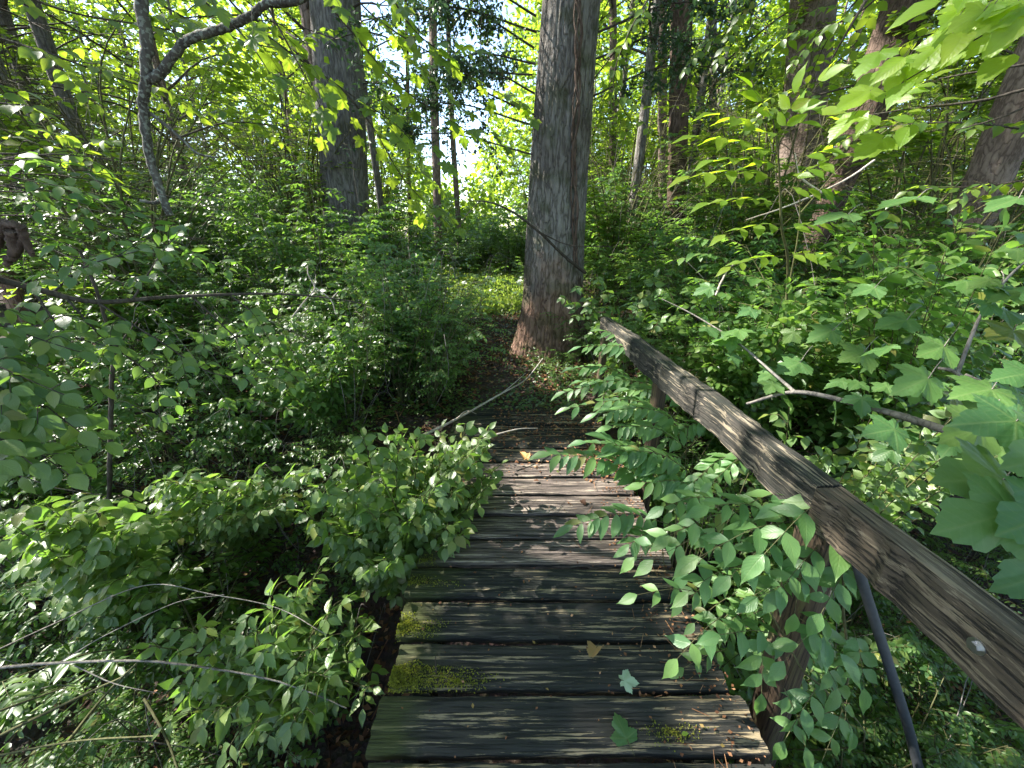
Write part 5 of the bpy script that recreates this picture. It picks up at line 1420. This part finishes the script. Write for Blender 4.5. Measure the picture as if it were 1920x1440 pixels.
grow('sapling_stem', 'slim brown upright sapling stem forking among sunlit leaves left of centre', [([(206, 870, 2.0), (208, 780, 2.0), (210, 700, 2.0), (216, 650, 2.0), (198, 600, 2.0), (180, 540, 2.0), (150, 470, 2.0)], .012, .006), ([(214, 655, 2.0), (235, 630, 2.0), (260, 600, 2.0)], .006, .003), ([(206, 870, 2.0), (205, 980, 2.05), (204, 1100, 2.1)], .012, .013)], M_TWIG, 'sapling', 8)
grow('dark_branch', 'dark leafless branch crossing the top right in front of the leaning trunk', [([(1990, 150, 2.6), (1920, 168, 2.6), (1830, 190, 2.7), (1700, 205, 2.8), (1600, 222, 2.9)], .010, .004), ([(1930, 120, 2.6), (1830, 135, 2.7), (1760, 148, 2.8)], .007, .003), ([(1990, 160, 2.6), (1890, 215, 2.7), (1790, 245, 2.8)], .008, .003), ([(1650, -40, 3.2), (1600, 40, 3.2), (1560, 110, 3.3)], .012, .005)], M_TWIG, k=8)
grow('bare_branch', 'bare greyish stem lying through the thicket right of centre', [([(1640, 300, 3.3), (1580, 340, 3.3), (1480, 385, 3.2), (1400, 412, 3.2)], .008, .004), ([(1540, 362, 3.0), (1500, 330, 3.0), (1490, 288, 3.0)], .008, .005)], M_TWIG_PALE, k=7)
grow('bare_branch', 'short bleached hooked branch above the far half of the handrail', [([(1340, 560, 3.1), (1352, 530, 3.1), (1370, 500, 3.1), (1400, 486, 3.1)], .009, .005)], M_TWIG_PALE, k=7)

# dead twiggy branches with dark sprays on the large grey tree
def dead_sprays():
    rs = np.random.RandomState(123); b = Buf(); pos = []
    starts = [(1006, 60), (1004, 120), (1002, 175), (1002, 215), (1000, 235), (998, 140), (1005, 30), (1122, 60), (1118, 110), (1112, 180), (1000, 290), (1002, 90)]
    for sx, sy in starts:
        sgn = -1 if sx < 1060 else 1
        p0 = np.array(P(sx, sy, 5.2)); L = rs.uniform(1.0, 2.2) * (1 if sgn < 0 else .7)
        dv = np.array([sgn * 1.0, rs.uniform(-.7, .5), rs.uniform(-.1, .28)]); dv /= np.linalg.norm(dv)
        p = catmull([p0, p0 + dv * L * .5 + [0, 0, .08], p0 + dv * L - [0, 0, .15]], 7); b.tube(p, np.linspace(.011, .003, len(p)), 6, cap=False, bump=.1)
        for q in range(20):
            t = rs.uniform(.2, 1); f = t * (len(p) - 1); j = min(int(f), len(p) - 2); pp = p[j] + (p[j + 1] - p[j]) * (f - j)
            d2 = dv * rs.uniform(.2, 1) + rs.normal(0, .55, 3) - [0, 0, .15]; d2 /= np.linalg.norm(d2); l2 = rs.uniform(.15, .55)
            e = pp + d2 * l2; b.tube([pp, (pp + e) / 2 + rs.normal(0, .03, 3), e], [.005, .0035, .0015], 4, cap=False)
            for w in range(34):
                u = rs.uniform(.15, 1); pos.append(pp + (e - pp) * u + rs.normal(0, .035, 3))
    pos = np.array(pos); n_ = len(pos); d = rs.normal(0, 1, (n_, 3)); d[:, 2] -= .3
    lb = Buf(); put_leaves(lb, 'diamond', pos, d, rs.normal(0, .6, (n_, 3)) + [0, 0, 1], rs.uniform(.03, .07, n_), rs)
    link('side_branches', b.build('side_branches', M_TWIG, off=main_base), main_tree)
    link('side_foliage', lb.build('side_foliage', M_DARKN, off=main_base), main_tree, kind='stuff')


dead_sprays()
